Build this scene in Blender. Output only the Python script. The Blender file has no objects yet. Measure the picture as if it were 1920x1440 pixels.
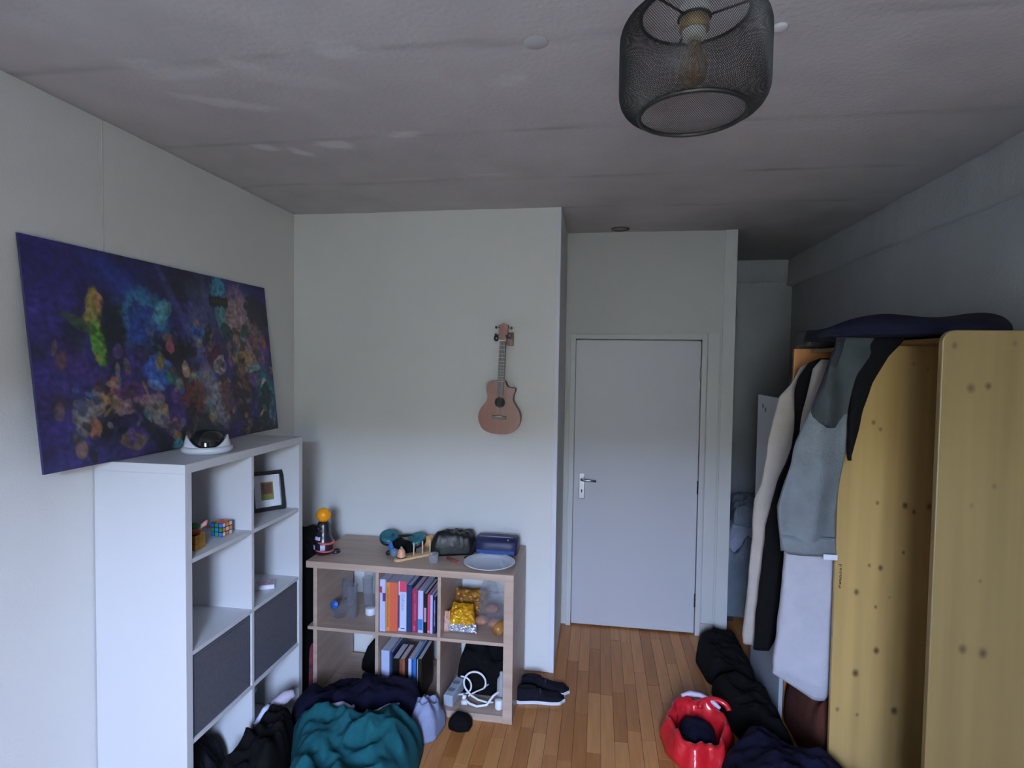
import bpy, bmesh, math, random
from mathutils import Vector, Matrix, noise
PI = math.pi
random.seed(7)
S = bpy.context.scene
COL = S.collection

# ------------------------------------------------------------------ camera
def make_camera():
    yaw, pitch, roll = 0.15176721, 0.03726281, 0.01441184
    cy, sy = math.cos(yaw), math.sin(yaw)
    fwd0 = Vector((-sy, cy, 0)); right0 = Vector((cy, sy, 0)); up0 = Vector((0, 0, 1))
    f = fwd0*math.cos(pitch) - up0*math.sin(pitch)
    u = up0*math.cos(pitch) + fwd0*math.sin(pitch)
    r = right0*math.cos(roll) + u*math.sin(roll)
    u2 = u*math.cos(roll) - right0*math.sin(roll)
    cam = bpy.data.cameras.new('camera')
    cam.sensor_fit = 'HORIZONTAL'; cam.sensor_width = 36.0
    cam.lens = 1065/1920*36.0
    cam.clip_start = 0.02
    o = bpy.data.objects.new('camera', cam); COL.objects.link(o)
    m = Matrix(((r.x, u2.x, -f.x, 0), (r.y, u2.y, -f.y, 0), (r.z, u2.z, -f.z, 1.849), (0, 0, 0, 1)))
    o.matrix_world = m
    S.camera = o
make_camera()

# ------------------------------------------------------------------ sky, window light, exposure
W = bpy.data.worlds.new('overcast_sky'); S.world = W; W.use_nodes = True
bg = W.node_tree.nodes['Background']
bg.inputs[0].default_value = (0.50, 0.64, 1.0, 1)
def sky_gradient():
    # hazy daylight sky: the same in every direction of the compass, brightest low down and fading to the zenith
    N = W.node_tree.nodes; L = W.node_tree.links
    tc = N.new('ShaderNodeTexCoord'); sp = N.new('ShaderNodeSeparateXYZ'); L.new(tc.outputs['Generated'], sp.inputs[0])
    a = N.new('ShaderNodeMath'); a.operation = 'MAXIMUM'; a.inputs[1].default_value = 0.0; L.new(sp.outputs['Z'], a.inputs[0])
    b = N.new('ShaderNodeMath'); b.operation = 'MULTIPLY'; b.inputs[1].default_value = -4.5; L.new(a.outputs[0], b.inputs[0])
    c = N.new('ShaderNodeMath'); c.operation = 'EXPONENT'; L.new(b.outputs[0], c.inputs[0])
    d = N.new('ShaderNodeMath'); d.operation = 'MULTIPLY_ADD'; d.inputs[1].default_value = 250.0; d.inputs[2].default_value = 40.0
    L.new(c.outputs[0], d.inputs[0]); L.new(d.outputs[0], bg.inputs[1])
sky_gradient()
WIN = (-0.42, 0.34, 0.80, 2.34, -1.0)          # window opening: x0, x1, z0, z1, y of the rear wall
pl = bpy.data.lights.new('window_daylight_portal', 'AREA'); pl.shape = 'RECTANGLE'
pl.size = WIN[1]-WIN[0]; pl.size_y = WIN[3]-WIN[2]; pl.cycles.is_portal = True
po = bpy.data.objects.new('window_daylight_portal', pl); COL.objects.link(po)
po.location = ((WIN[0]+WIN[1])/2, WIN[4]-0.30, (WIN[2]+WIN[3])/2); po.rotation_euler = (PI/2, 0, 0)
S.view_settings.view_transform = 'Standard'; S.view_settings.look = 'None'
S.view_settings.gamma = 1; S.view_settings.exposure = 0.38
S.view_settings.use_curve_mapping = False
S.cycles.use_denoising = True
S.cycles.max_bounces = 9; S.cycles.diffuse_bounces = 5; S.cycles.transparent_max_bounces = 24
S.cycles.sample_clamp_indirect = 6

# ------------------------------------------------------------------ helpers
def lin(c):
    c = c/255.0
    return c/12.92 if c <= 0.04045 else ((c+0.055)/1.055)**2.4
def rgb(r, g, b): return (lin(r), lin(g), lin(b), 1)
_m = {}
def mat(name, col, rough=0.6, metal=0.0, var=0.0, scale=8, bump=0.0, bscale=80, stretch=(1, 1, 1), trans=0.0, ior=1.45,
        spec=0.5, col2=None, vcol=None, sheen=0.0, knots=None, coat=0.0, detail=4):
    if name in _m: return _m[name]
    m = bpy.data.materials.new(name); m.use_nodes = True
    nt = m.node_tree; N = nt.nodes; L = nt.links
    b = N['Principled BSDF']
    b.inputs['Roughness'].default_value = rough; b.inputs['Metallic'].default_value = metal
    b.inputs['Base Color'].default_value = col
    b.inputs['Specular IOR Level'].default_value = spec
    b.inputs['IOR'].default_value = ior
    b.inputs['Transmission Weight'].default_value = trans
    b.inputs['Sheen Weight'].default_value = sheen
    b.inputs['Coat Weight'].default_value = coat
    src = None
    tc = N.new('ShaderNodeTexCoord'); mp = N.new('ShaderNodeMapping'); mp.inputs['Scale'].default_value = stretch
    L.new(tc.outputs['Object'], mp.inputs['Vector'])
    if vcol:
        a = N.new('ShaderNodeAttribute'); a.attribute_name = vcol; src = a.outputs['Color']
    if var > 0 or col2:
        n = N.new('ShaderNodeTexNoise'); n.inputs['Scale'].default_value = scale; n.inputs['Detail'].default_value = detail
        L.new(mp.outputs[0], n.inputs['Vector'])
        mx = N.new('ShaderNodeMix'); mx.data_type = 'RGBA'
        rmp = N.new('ShaderNodeMapRange'); rmp.inputs[1].default_value = 0.3; rmp.inputs[2].default_value = 0.7
        L.new(n.outputs['Fac'], rmp.inputs[0]); L.new(rmp.outputs[0], mx.inputs[0])
        if src is not None:
            mx.blend_type = 'MULTIPLY'
            mx.inputs[7].default_value = (1-var, 1-var, 1-var, 1)
            L.new(src, mx.inputs[6])
        else:
            c2 = col2 or tuple(c*(1-var) for c in col[:3])+(1,)
            mx.inputs[6].default_value = col; mx.inputs[7].default_value = c2
        src = mx.outputs[2]
    if knots:
        for (kx, kz, kr, kc) in knots:
            vs = N.new('ShaderNodeVectorMath'); vs.operation = 'SUBTRACT'; vs.inputs[1].default_value = (kx, 0, kz)
            L.new(tc.outputs['Object'], vs.inputs[0])
            vm = N.new('ShaderNodeVectorMath'); vm.operation = 'MULTIPLY'; vm.inputs[1].default_value = (1, 0, 0.75)
            L.new(vs.outputs[0], vm.inputs[0])
            vl = N.new('ShaderNodeVectorMath'); vl.operation = 'LENGTH'; L.new(vm.outputs[0], vl.inputs[0])
            r = N.new('ShaderNodeMapRange'); r.inputs[1].default_value = kr*1.15; r.inputs[2].default_value = kr*0.25
            r.inputs[3].default_value = 0; r.inputs[4].default_value = kc
            L.new(vl.outputs['Value'], r.inputs[0])
            mx = N.new('ShaderNodeMix'); mx.data_type = 'RGBA'
            L.new(r.outputs[0], mx.inputs[0]); L.new(src, mx.inputs[6]); mx.inputs[7].default_value = rgb(48, 32, 14)
            src = mx.outputs[2]
    if src is not None: L.new(src, b.inputs['Base Color'])
    if bump > 0:
        n2 = N.new('ShaderNodeTexNoise'); n2.inputs['Scale'].default_value = bscale; n2.inputs['Detail'].default_value = 5
        L.new(mp.outputs[0], n2.inputs['Vector'])
        bp = N.new('ShaderNodeBump'); bp.inputs['Strength'].default_value = bump; bp.inputs['Distance'].default_value = 0.01
        L.new(n2.outputs['Fac'], bp.inputs['Height']); L.new(bp.outputs[0], b.inputs['Normal'])
    _m[name] = m
    return m
def film(name, col, fac=0.35, rough=0.12):
    """thin clear plastic or glass: mostly see-through, with real reflections"""
    if name in _m: return _m[name]
    m = bpy.data.materials.new(name); m.use_nodes = True
    N = m.node_tree.nodes; L = m.node_tree.links
    out = N['Material Output']; b = N['Principled BSDF']
    b.inputs['Base Color'].default_value = col; b.inputs['Roughness'].default_value = rough
    t = N.new('ShaderNodeBsdfTransparent'); t.inputs[0].default_value = tuple(min(1, c*0.25+0.75) for c in col[:3])+(1,)
    lw = N.new('ShaderNodeLayerWeight'); lw.inputs[0].default_value = 0.5
    fr = N.new('ShaderNodeMath'); fr.operation = 'POWER'; fr.inputs[1].default_value = 3.0; L.new(lw.outputs['Facing'], fr.inputs[0])
    ad = N.new('ShaderNodeMath'); ad.operation = 'MULTIPLY_ADD'; ad.inputs[1].default_value = 0.5; ad.inputs[2].default_value = fac
    ad.use_clamp = True
    L.new(fr.outputs[0], ad.inputs[0])
    mx = N.new('ShaderNodeMixShader'); L.new(ad.outputs[0], mx.inputs[0]); L.new(t.outputs[0], mx.inputs[1]); L.new(b.outputs[0], mx.inputs[2])
    L.new(mx.outputs[0], out.inputs['Surface'])
    _m[name] = m
    return m

class MB:
    """collects simple shapes in world coordinates, then links them as one mesh object"""
    def __init__(s): s.v = []; s.f = []; s.mi = []; s.sm = []; s.k = 0
    def add(s, vs, fs, smooth=False):
        b = len(s.v); s.v += [tuple(v) for v in vs]
        for f in fs: s.f.append(tuple(i+b for i in f)); s.mi.append(s.k); s.sm.append(smooth)
        return s
    def box(s, x0, x1, y0, y1, z0, z1, M=None):
        vs = [Vector((x, y, z)) for x in (x0, x1) for y in (y0, y1) for z in (z0, z1)]
        if M is not None: vs = [M @ v for v in vs]
        return s.add(vs, [(0, 1, 3, 2), (4, 6, 7, 5), (0, 4, 5, 1), (2, 3, 7, 6), (0, 2, 6, 4), (1, 5, 7, 3)])
    def lathe(s, c, prof, n=32, M=None, smooth=True, caps=True, arc=1.0):
        c = Vector(c); vs = []; fs = []
        for (r, z) in prof:
            for i in range(n):
                a = 2*PI*i/n
                v = Vector((r*math.cos(a), r*math.sin(a), z))
                if M is not None: v = M @ v
                vs.append(c+v)
        for j in range(len(prof)-1):
            for i in range(n):
                i2 = (i+1) % n
                fs.append((j*n+i, j*n+i2, (j+1)*n+i2, (j+1)*n+i))
        if caps:
            fs.append(tuple(range(n-1, -1, -1))); fs.append(tuple((len(prof)-1)*n+i for i in range(n)))
        return s.add(vs, fs, smooth)
    def tube(s, pts, r, n=8, closed=False, smooth=True):
        pts = [Vector(p) for p in pts]; m = len(pts); vs = []; fs = []; prev = None
        for i, p in enumerate(pts):
            if closed: t = pts[(i+1) % m]-pts[i-1]
            else: t = pts[min(i+1, m-1)]-pts[max(i-1, 0)]
            if t.length < 1e-9: t = Vector((0, 0, 1))
            t.normalize()
            if prev is None:
                a = Vector((0, 0, 1)) if abs(t.z) < 0.9 else Vector((1, 0, 0))
                prev = t.cross(a).normalized()
            nn = (prev - t*prev.dot(t)).normalized(); prev = nn; bb = t.cross(nn)
            rr = r[i] if isinstance(r, (list, tuple)) else r
            for k in range(n):
                a = 2*PI*k/n
                vs.append(p+nn*math.cos(a)*rr+bb*math.sin(a)*rr)
        for i in range(m if closed else m-1):
            j = (i+1) % m
            for k in range(n):
                k2 = (k+1) % n
                fs.append((i*n+k, i*n+k2, j*n+k2, j*n+k))
        if not closed:
            fs.append(tuple(range(n-1, -1, -1))); fs.append(tuple((m-1)*n+k for k in range(n)))
        return s.add(vs, fs, smooth)
    def prism(s, pts, axis, a, b, smooth=False):
        """extrude a 2D outline along an axis between a and b"""
        n = len(pts)
        def mk(p, h):
            if axis == 'y': return (p[0], h, p[1])
            if axis == 'x': return (h, p[0], p[1])
            return (p[0], p[1], h)
        vs = [mk(p, a) for p in pts]+[mk(p, b) for p in pts]
        fs = [tuple(range(n-1, -1, -1)), tuple(range(n, 2*n))]
        s.add(vs, fs)
        return s.add(vs, [(i, (i+1) % n, n+(i+1) % n, n+i) for i in range(n)], smooth)
    def ball(s, c, r, n=20, sc=(1, 1, 1), M=None):
        prof = [(max(r*math.sin(PI*j/n), 1e-5), -r*math.cos(PI*j/n)) for j in range(n+1)]
        MM = Matrix.Diagonal(Vector(sc))
        if M is not None: MM = M @ MM
        return s.lathe(c, prof, n*2, MM)
def base_of(o):
    p = Vector((0, 0, 0))
    while o is not None: p = p+o.location; o = o.parent
    return p
def put(name, mb, mats, parent=None, origin=None, bevel=0.0, sub=0, kind=None, solid=0.0, label=None, seg=2):
    me = bpy.data.meshes.new(name)
    off = base_of(parent) if parent is not None else Vector(origin or (0, 0, 0))
    if parent is not None and origin is not None: off = Vector(origin)
    me.from_pydata([tuple(Vector(v)-off) for v in mb.v], [], mb.f)
    if not isinstance(mats, (list, tuple)): mats = [mats]
    for m in mats: me.materials.append(m)
    for p, k, sm in zip(me.polygons, mb.mi, mb.sm): p.material_index = k; p.use_smooth = sm
    bm = bmesh.new(); bm.from_mesh(me); bmesh.ops.remove_doubles(bm, verts=bm.verts, dist=1e-6)
    bmesh.ops.recalc_face_normals(bm, faces=bm.faces); bm.to_mesh(me); bm.free()
    o = bpy.data.objects.new(name, me); COL.objects.link(o)
    if parent is not None:
        o.parent = parent; o.location = off-base_of(parent)
    else: o.location = off
    if bevel:
        b = o.modifiers.new('bevel', 'BEVEL'); b.width = bevel; b.segments = seg; b.limit_method = 'ANGLE'; b.angle_limit = 0.7
        b.harden_normals = False
    if solid:
        b = o.modifiers.new('solid', 'SOLIDIFY'); b.thickness = solid; b.offset = 0
    if sub:
        b = o.modifiers.new('sub', 'SUBSURF'); b.levels = sub; b.render_levels = sub
    if kind: o['kind'] = kind
    if label: o['label'] = label
    return o
def thing(name, label, cat, loc, group=None):
    o = bpy.data.objects.new(name, None); COL.objects.link(o); o.location = loc; o.empty_display_size = 0.05
    o['label'] = label; o['category'] = cat
    if group: o['group'] = group
    return o
def tag(o, label, cat, group=None):
    o['label'] = label; o['category'] = cat
    if group: o['group'] = group
    return o
def vpaint(o, fn, name='paint'):
    me = o.data
    at = me.color_attributes.new(name, 'FLOAT_COLOR', 'POINT')
    for i, v in enumerate(me.vertices):
        c = fn(v.co+o.location); at.data[i].color = (c[0], c[1], c[2], 1)
def lerp(a, b, t): return a+(b-a)*t
def mixc(a, b, t): return tuple(lerp(a[i], b[i], t) for i in range(3))
def sstep(a, b, x):
    t = max(0, min(1, (x-a)/(b-a))); return t*t*(3-2*t)
def fbm(p, s=1.0, o=4):
    return noise.fractal(Vector(p)*s, 1.0, 2.0, o)

# ------------------------------------------------------------------ materials of the room
WALL = (0.72, 0.725, 0.69, 1)
m_wall = mat('wall_paint', WALL, 0.85, var=0.05, scale=1.3, bump=0.12, bscale=140)
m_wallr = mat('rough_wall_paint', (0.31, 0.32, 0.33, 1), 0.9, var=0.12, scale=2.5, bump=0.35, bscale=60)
m_white = mat('door_paint', (0.50, 0.505, 0.53, 1), 0.42, var=0.03, scale=1.2)
m_frame = mat('frame_paint', (0.55, 0.555, 0.54, 1), 0.5, var=0.05, scale=2)
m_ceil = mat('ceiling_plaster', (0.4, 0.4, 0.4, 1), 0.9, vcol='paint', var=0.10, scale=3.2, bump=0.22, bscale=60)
ZC, XL, XR, YG, YD, YA, YR = 2.757, -1.90, 1.61, 3.33, 3.99, 5.17, -1.0

# ------------------------------------------------------------------ setting
# floor base under the laminate strips, dark brown in the joints
put('floor', MB().box(XL-.1, XR+.1, YR-.3, YA+.1, -0.15, -0.009), mat('joint_brown', rgb(60, 40, 26), 0.9, var=0.2), kind='structure')
floor_o = bpy.data.objects['floor']
TONES = [rgb(190, 130, 74), rgb(180, 121, 67), rgb(173, 115, 62), rgb(194, 136, 80), rgb(166, 108, 56)]
lam = [mat('laminate_tone_%d' % i, c, 0.38, col2=tuple(x*0.76 for x in c[:3])+(1,), stretch=(30, 1.6, 30), scale=2.2, bump=0.05, bscale=9, spec=0.4) for i, c in enumerate(TONES)]
def lay_floor():
    rest = MB(); w = 0.067; n = 0; cells = []
    x = XL; col = 0
    rnd = random.Random(3)
    while x < XR:
        y = YR - rnd.random()*0.4
        while y < YA:
            l = rnd.choice((0.42, 0.5, 0.62, 0.74, 0.9))
            cells.append((x, min(x+w, XR), max(y, YR), min(y+l, YA), rnd.randrange(5)))
            y += l
        x += w; col += 1
    for (x0, x1, y0, y1, t) in cells:
        if y1-y0 < 0.02: continue
        dz = rnd.random()*0.0006
        near = (-0.85 < x0 < 1.15 and 2.35 < (y0+y1)/2 < 4.0)
        if near and n < 290:
            mb = MB().box(x0+.0006, x1-.0006, y0+.0006, y1-.0006, -0.009, -dz)
            put('plank', mb, lam[t], floor_o, origin=((x0+x1)/2, (y0+y1)/2, 0), bevel=0.0007, seg=1); n += 1
        else:
            rest.k = t; rest.box(x0+.0006, x1-.0006, y0+.0006, y1-.0006, -0.009, -dz)
    put('planks_beyond', rest, lam, floor_o, kind='stuff')
lay_floor()

# walls
put('wall_left', MB().box(XL-.12, XL, YR-.3, YG, 0, ZC), m_wall, kind='structure')
put('trim_1', MB().box(XL, XL+.0015, 1.942, 1.948, 0, ZC), mat('wallpaper_seam', (0.6, 0.6, 0.57, 1), 0.9), kind='structure')   # the wallpaper seam
put('wall_back', MB().box(XL-.12, -0.235, YG, YD+.1, 0, ZC), m_wall, kind='structure', bevel=0.004)
put('trim_2', MB().box(-0.262, -0.233, YG-.002, YG+.03, 0, ZC), mat('corner_bead', (0.68, 0.70, 0.74, 1), 0.45), kind='structure', bevel=0.003)
# the wall with the door: left strip, lintel, right strip
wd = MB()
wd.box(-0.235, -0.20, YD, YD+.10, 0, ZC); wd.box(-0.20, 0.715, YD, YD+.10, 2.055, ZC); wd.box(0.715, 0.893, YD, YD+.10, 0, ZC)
put('wall_door', wd, mat('wall_paint_shaded', (0.52, 0.525, 0.50, 1), 0.85, var=0.05, scale=1.3, bump=0.1, bscale=140), kind='structure', bevel=0.003)  # wall paint darkened here to carry the dimmer light on this wall
put('wall_leak_stop', MB().box(-0.235, 0.815, YD+.35, YD+.40, -.02, ZC).box(-0.235, -0.225, YD+.10, YD+.40, 0, ZC), m_wall, kind='structure')  # unseen wall added behind the door to stop light leaking in
put('trim_3', MB().box(0.812, 0.893, YD-.012, YD, 0, ZC), m_frame, kind='structure', bevel=0.004)      # flat board on the corner beside the door
put('trim_4', MB().box(0.716, 0.806, YD-.014, YD, 0, 0.085), mat('skirt_block', (0.45, 0.42, 0.40, 1), 0.6, var=.1), kind='structure', bevel=0.004)
put('wall_alcove_side', MB().box(0.815, 0.893, YD+.10, YA+.1, 0, ZC), m_wall, kind='structure')
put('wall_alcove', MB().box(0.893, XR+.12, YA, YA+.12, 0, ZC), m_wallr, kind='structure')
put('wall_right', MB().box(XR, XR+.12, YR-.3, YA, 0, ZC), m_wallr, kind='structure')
def ragged_band():
    """plaster band along the top of the right wall and the alcove, its lower edge uneven"""
    n = 220; vs = []; fs = []
    for i in range(n+1):
        y = YR+(YA-YR)*i/n
        zb = 2.545+0.012*fbm((y*2, 3, 0))+0.006*fbm((y*17, 9, 0))
        d = 0.045+0.008*fbm((y*5, 1, 2))
        vs += [(XR, y, zb-0.012), (XR-d, y, zb), (XR-d*.9, y, ZC)]
    for i in range(n):
        a = i*3; fs += [(a, a+1, a+4, a+3), (a+1, a+2, a+5, a+4)]
    mb = MB().add(vs, fs, True)
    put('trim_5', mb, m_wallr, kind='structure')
    vs = []; fs = []; n = 60
    for i in range(n+1):
        x = .893+(XR-.893)*i/n
        zb = 2.575+0.010*fbm((x*3, 5, 0))+0.005*fbm((x*19, 2, 0))
        vs += [(x, YA, zb-.012), (x, YA-.026, zb), (x, YA-.024, ZC)]
    for i in range(n):
        a = i*3; fs += [(a, a+1, a+4, a+3), (a+1, a+2, a+5, a+4)]
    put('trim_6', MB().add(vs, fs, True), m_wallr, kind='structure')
ragged_band()
# ceiling: one uneven plaster skin with filler patches
def make_ceiling():
    st = 0.026; nx = int((XR-XL)/st)+1; ny = int((YA-YR)/st)+1
    patches = [(-0.778, 1.594, .075, .05, 0, .30), (-1.423, 2.274, .055, .035, .4, .5), (-1.306, 2.349, .06, .03, 1.0, .5), (-1.111, 2.28, .085, .05, .1, .5),
               (-0.786, 2.217, .075, .028, -.2, .42), (-1.31, 1.66, .16, .035, -.1, .25), (-1.31, 1.87, .17, .035, .5, .33), (-1.395, 1.601, .08, .04, .2, .2),
               (-1.112, 1.636, .07, .03, .4, .25), (-0.312, 1.835, .07, .04, -.5, .2), (-.55, 2.72, .09, .02, 0, .22), (-.9, 2.75, .12, .02, 0, .22), (-0.99, 1.75, .2, .05, .4, .12)]
    base = (0.47, 0.465, 0.475)
    def colr(p):
        c = base
        k = fbm((p.x*1.1, p.y*1.1, 5)); c = mixc(c, (0.53, 0.52, 0.54), max(0, min(1, .5+k*.6)))
        k = fbm((p.x*7, p.y*7, 1)); c = tuple(v*(1+0.05*k) for v in c)
        for ys in (1.60, 2.225, 2.79, 3.35, .98, .35):
            yy = ys+0.03*fbm((p.x*1.5, ys, 0))
            d = abs(p.y-yy); s = max(0, 1-d/0.022)*max(0, .55+fbm((p.x*3, ys*4, 2)))*.28
            c = tuple(v*(1-s) for v in c)
        for (x, y, a, b, t, s) in patches:
            dx, dy = p.x-x, p.y-y
            u = dx*math.cos(t)+dy*math.sin(t); w = -dx*math.sin(t)+dy*math.cos(t)
            r = math.hypot(u/a, w/b)+0.35*fbm((p.x*14, p.y*14, 3))
            c = mixc(c, (0.80, 0.82, 0.85), s*(1-sstep(.75, 1.15, r)))
        e = min(p.x-XL, XR-p.x)            # darker where plaster meets wall
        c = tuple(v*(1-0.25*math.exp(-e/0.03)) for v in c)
        # darker towards the alcove, with a dark stain along the right wall
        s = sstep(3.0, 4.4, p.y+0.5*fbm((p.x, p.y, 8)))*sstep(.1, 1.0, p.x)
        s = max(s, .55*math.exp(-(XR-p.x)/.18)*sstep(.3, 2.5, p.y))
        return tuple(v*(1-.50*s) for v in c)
    vs = []; fs = []
    for j in range(ny+1):
        for i in range(nx+1):
            x = min(XL+i*st, XR); y = min(YR+j*st, YA)
            z = ZC-0.003+0.004*fbm((x*1.7, y*1.7, 0))
            vs.append((x, y, z))
    w = nx+1
    for j in range(ny):
        for i in range(nx): a = j*w+i; fs.append((a, a+w, a+w+1, a+1))
    mb = MB().add(vs, fs, True)
    o = put('ceiling', mb, m_ceil, kind='structure')
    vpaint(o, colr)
    put('ceiling_slab', MB().box(XL-.12, XR+.12, YR-.3, YA+.12, ZC+.003, ZC+.15), m_wall, o)
make_ceiling()
# rear wall with the window the daylight comes through (behind the camera)
x0, x1, z0, z1, yw = WIN
rw = MB(); rw.box(XL-.12, x0, yw-.3, yw, 0, ZC); rw.box(x1, XR+.12, yw-.3, yw, 0, ZC)
rw.box(x0, x1, yw-.3, yw, 0, z0); rw.box(x0, x1, yw-.3, yw, z1, ZC)
put('wall_rear', rw, m_wall, kind='structure')
wn = MB()
wn.box(x0, x1, yw-.24, yw-.19, z0, z0+.05); wn.box(x0, x1, yw-.24, yw-.19, z1-.05, z1)
wn.box(x0, x0+.05, yw-.24, yw-.19, z0+.05, z1-.05); wn.box(x1-.05, x1, yw-.24, yw-.19, z0+.05, z1-.05)
put('window_1', wn, m_frame, kind='structure')
# the row of houses across the street, which cuts off the low sky
put('wall_opposite', MB().box(-14, 14, -12.5, -12.0, -4, 4.2), mat('opposite_brick', (0.56, 0.50, 0.32, 1), 0.9, var=.2, scale=3), kind='structure')
put('floor_street', MB().box(-14, 14, -12, YR-.3, -4.1, -4), mat('street', (0.30, 0.29, 0.25, 1), 0.9, var=.2, scale=2), kind='structure')

# door_1
def make_door():
    d = bpy.data.objects.new('door_1', None); COL.objects.link(d); d.location = (0.255, YD, 0); d['kind'] = 'structure'
    fr = MB()
    for (a, b) in ((-0.20, -0.166), (0.682, 0.715)): fr.box(a, b, YD-.02, YD+.09, 0, 2.055)
    fr.box(-0.166, 0.682, YD-.02, YD+.09, 2.022, 2.055)
    fr.box(-0.166, -0.15, YD+.045, YD+.06, 0, 2.01); fr.box(0.665, 0.682, YD+.045, YD+.06, 0, 2.01); fr.box(-0.15, .665, YD+.045, YD+.06, 1.995, 2.022)
    put('door_frame', fr, m_frame, d, bevel=0.003)
    fc = MB(); fc.box(0.722, 0.800, YD-.008, YD, 0.085, 2.07)
    put('casing', fc, m_frame, d, bevel=0.003)
    leaf = put('door_leaf', MB().box(-0.161, 0.677, YD-.005, YD+.035, 0.012, 2.014), m_white, d, bevel=0.002)
    al = mat('satin_aluminium', (0.40, 0.40, 0.42, 1), 0.35, 1.0)
    pt = put('handle_plate', MB().box(-0.124, -0.084, YD-.013, YD-.005, 0.905, 1.085), al, leaf, bevel=0.003)
    h = MB(); h.tube([(-0.104, YD-.012, 1.045), (-0.104, YD-.05, 1.045)], 0.009, 12)
    h.tube([(-0.104, YD-.050, 1.045), (-0.09, YD-.055, 1.045), (-0.05, YD-.056, 1.043), (-0.005, YD-.054, 1.040)], [.009, .010, .009, .008], 12)
    put('handle', h, al, leaf)
    k = MB(); k.lathe((-0.104, YD-.0135, .965), [(.0055, -.001), (.0055, .001)], 12, Matrix.Rotation(PI/2, 3, 'X')); k.box(-.107, -.101, YD-.0145, YD-.012, .948, .965)
    put('keyhole', k, mat('dark_hole', (0.01, 0.01, 0.01, 1), 0.8), leaf)
    for z in (1.79, 1.02, 0.24):
        hm = al if z > 1.5 else mat('dark_hinge', (0.03, 0.03, 0.03, 1), 0.5, 0.5)
        put('hinge', MB().lathe((0.6795, YD-.009, z-.045), [(.0065, 0), (.0065, .09)], 12), hm, d)
make_door()
# ceiling fittings
t = put('junction_cover', MB().lathe((-0.195, 1.629, ZC-.006), [(.034, .002), (.037, .004), (.037, .006)], 32), mat('cover_white', (0.44, 0.45, 0.47, 1), 0.8), origin=(-0.195, 1.629, ZC-.006))
tag(t, 'round painted-over blanking disc on the ceiling left of the lamp', 'cover plate')
t = put('ceiling_button', MB().lathe((0.459, 1.636, ZC-.010), [(.014, 0), (.019, .003), (.020, .010)], 28), mat('button_white', (0.62, 0.64, 0.66, 1), 0.5), origin=(0.459, 1.636, ZC-.012))
tag(t, 'small bright white disc on the ceiling right of the lamp', 'cover plate')
vr = thing('ceiling_vent', 'small round recessed ring in the ceiling above the door', 'vent', (0.121, 3.885, ZC-.01))
put('vent_ring', MB().lathe((0.121, 3.885, ZC-.010), [(.045, 0), (.060, 0), (.062, .008)], 32, caps=False), mat('ring_grey', (0.06, 0.06, 0.05, 1), 0.6), vr)
put('vent_hole', MB().lathe((0.121, 3.885, ZC-.006), [(.0455, 0), (.0455, .004)], 32), mat('vent_plate', (0.36, 0.36, 0.34, 1), 0.8), vr)

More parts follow.
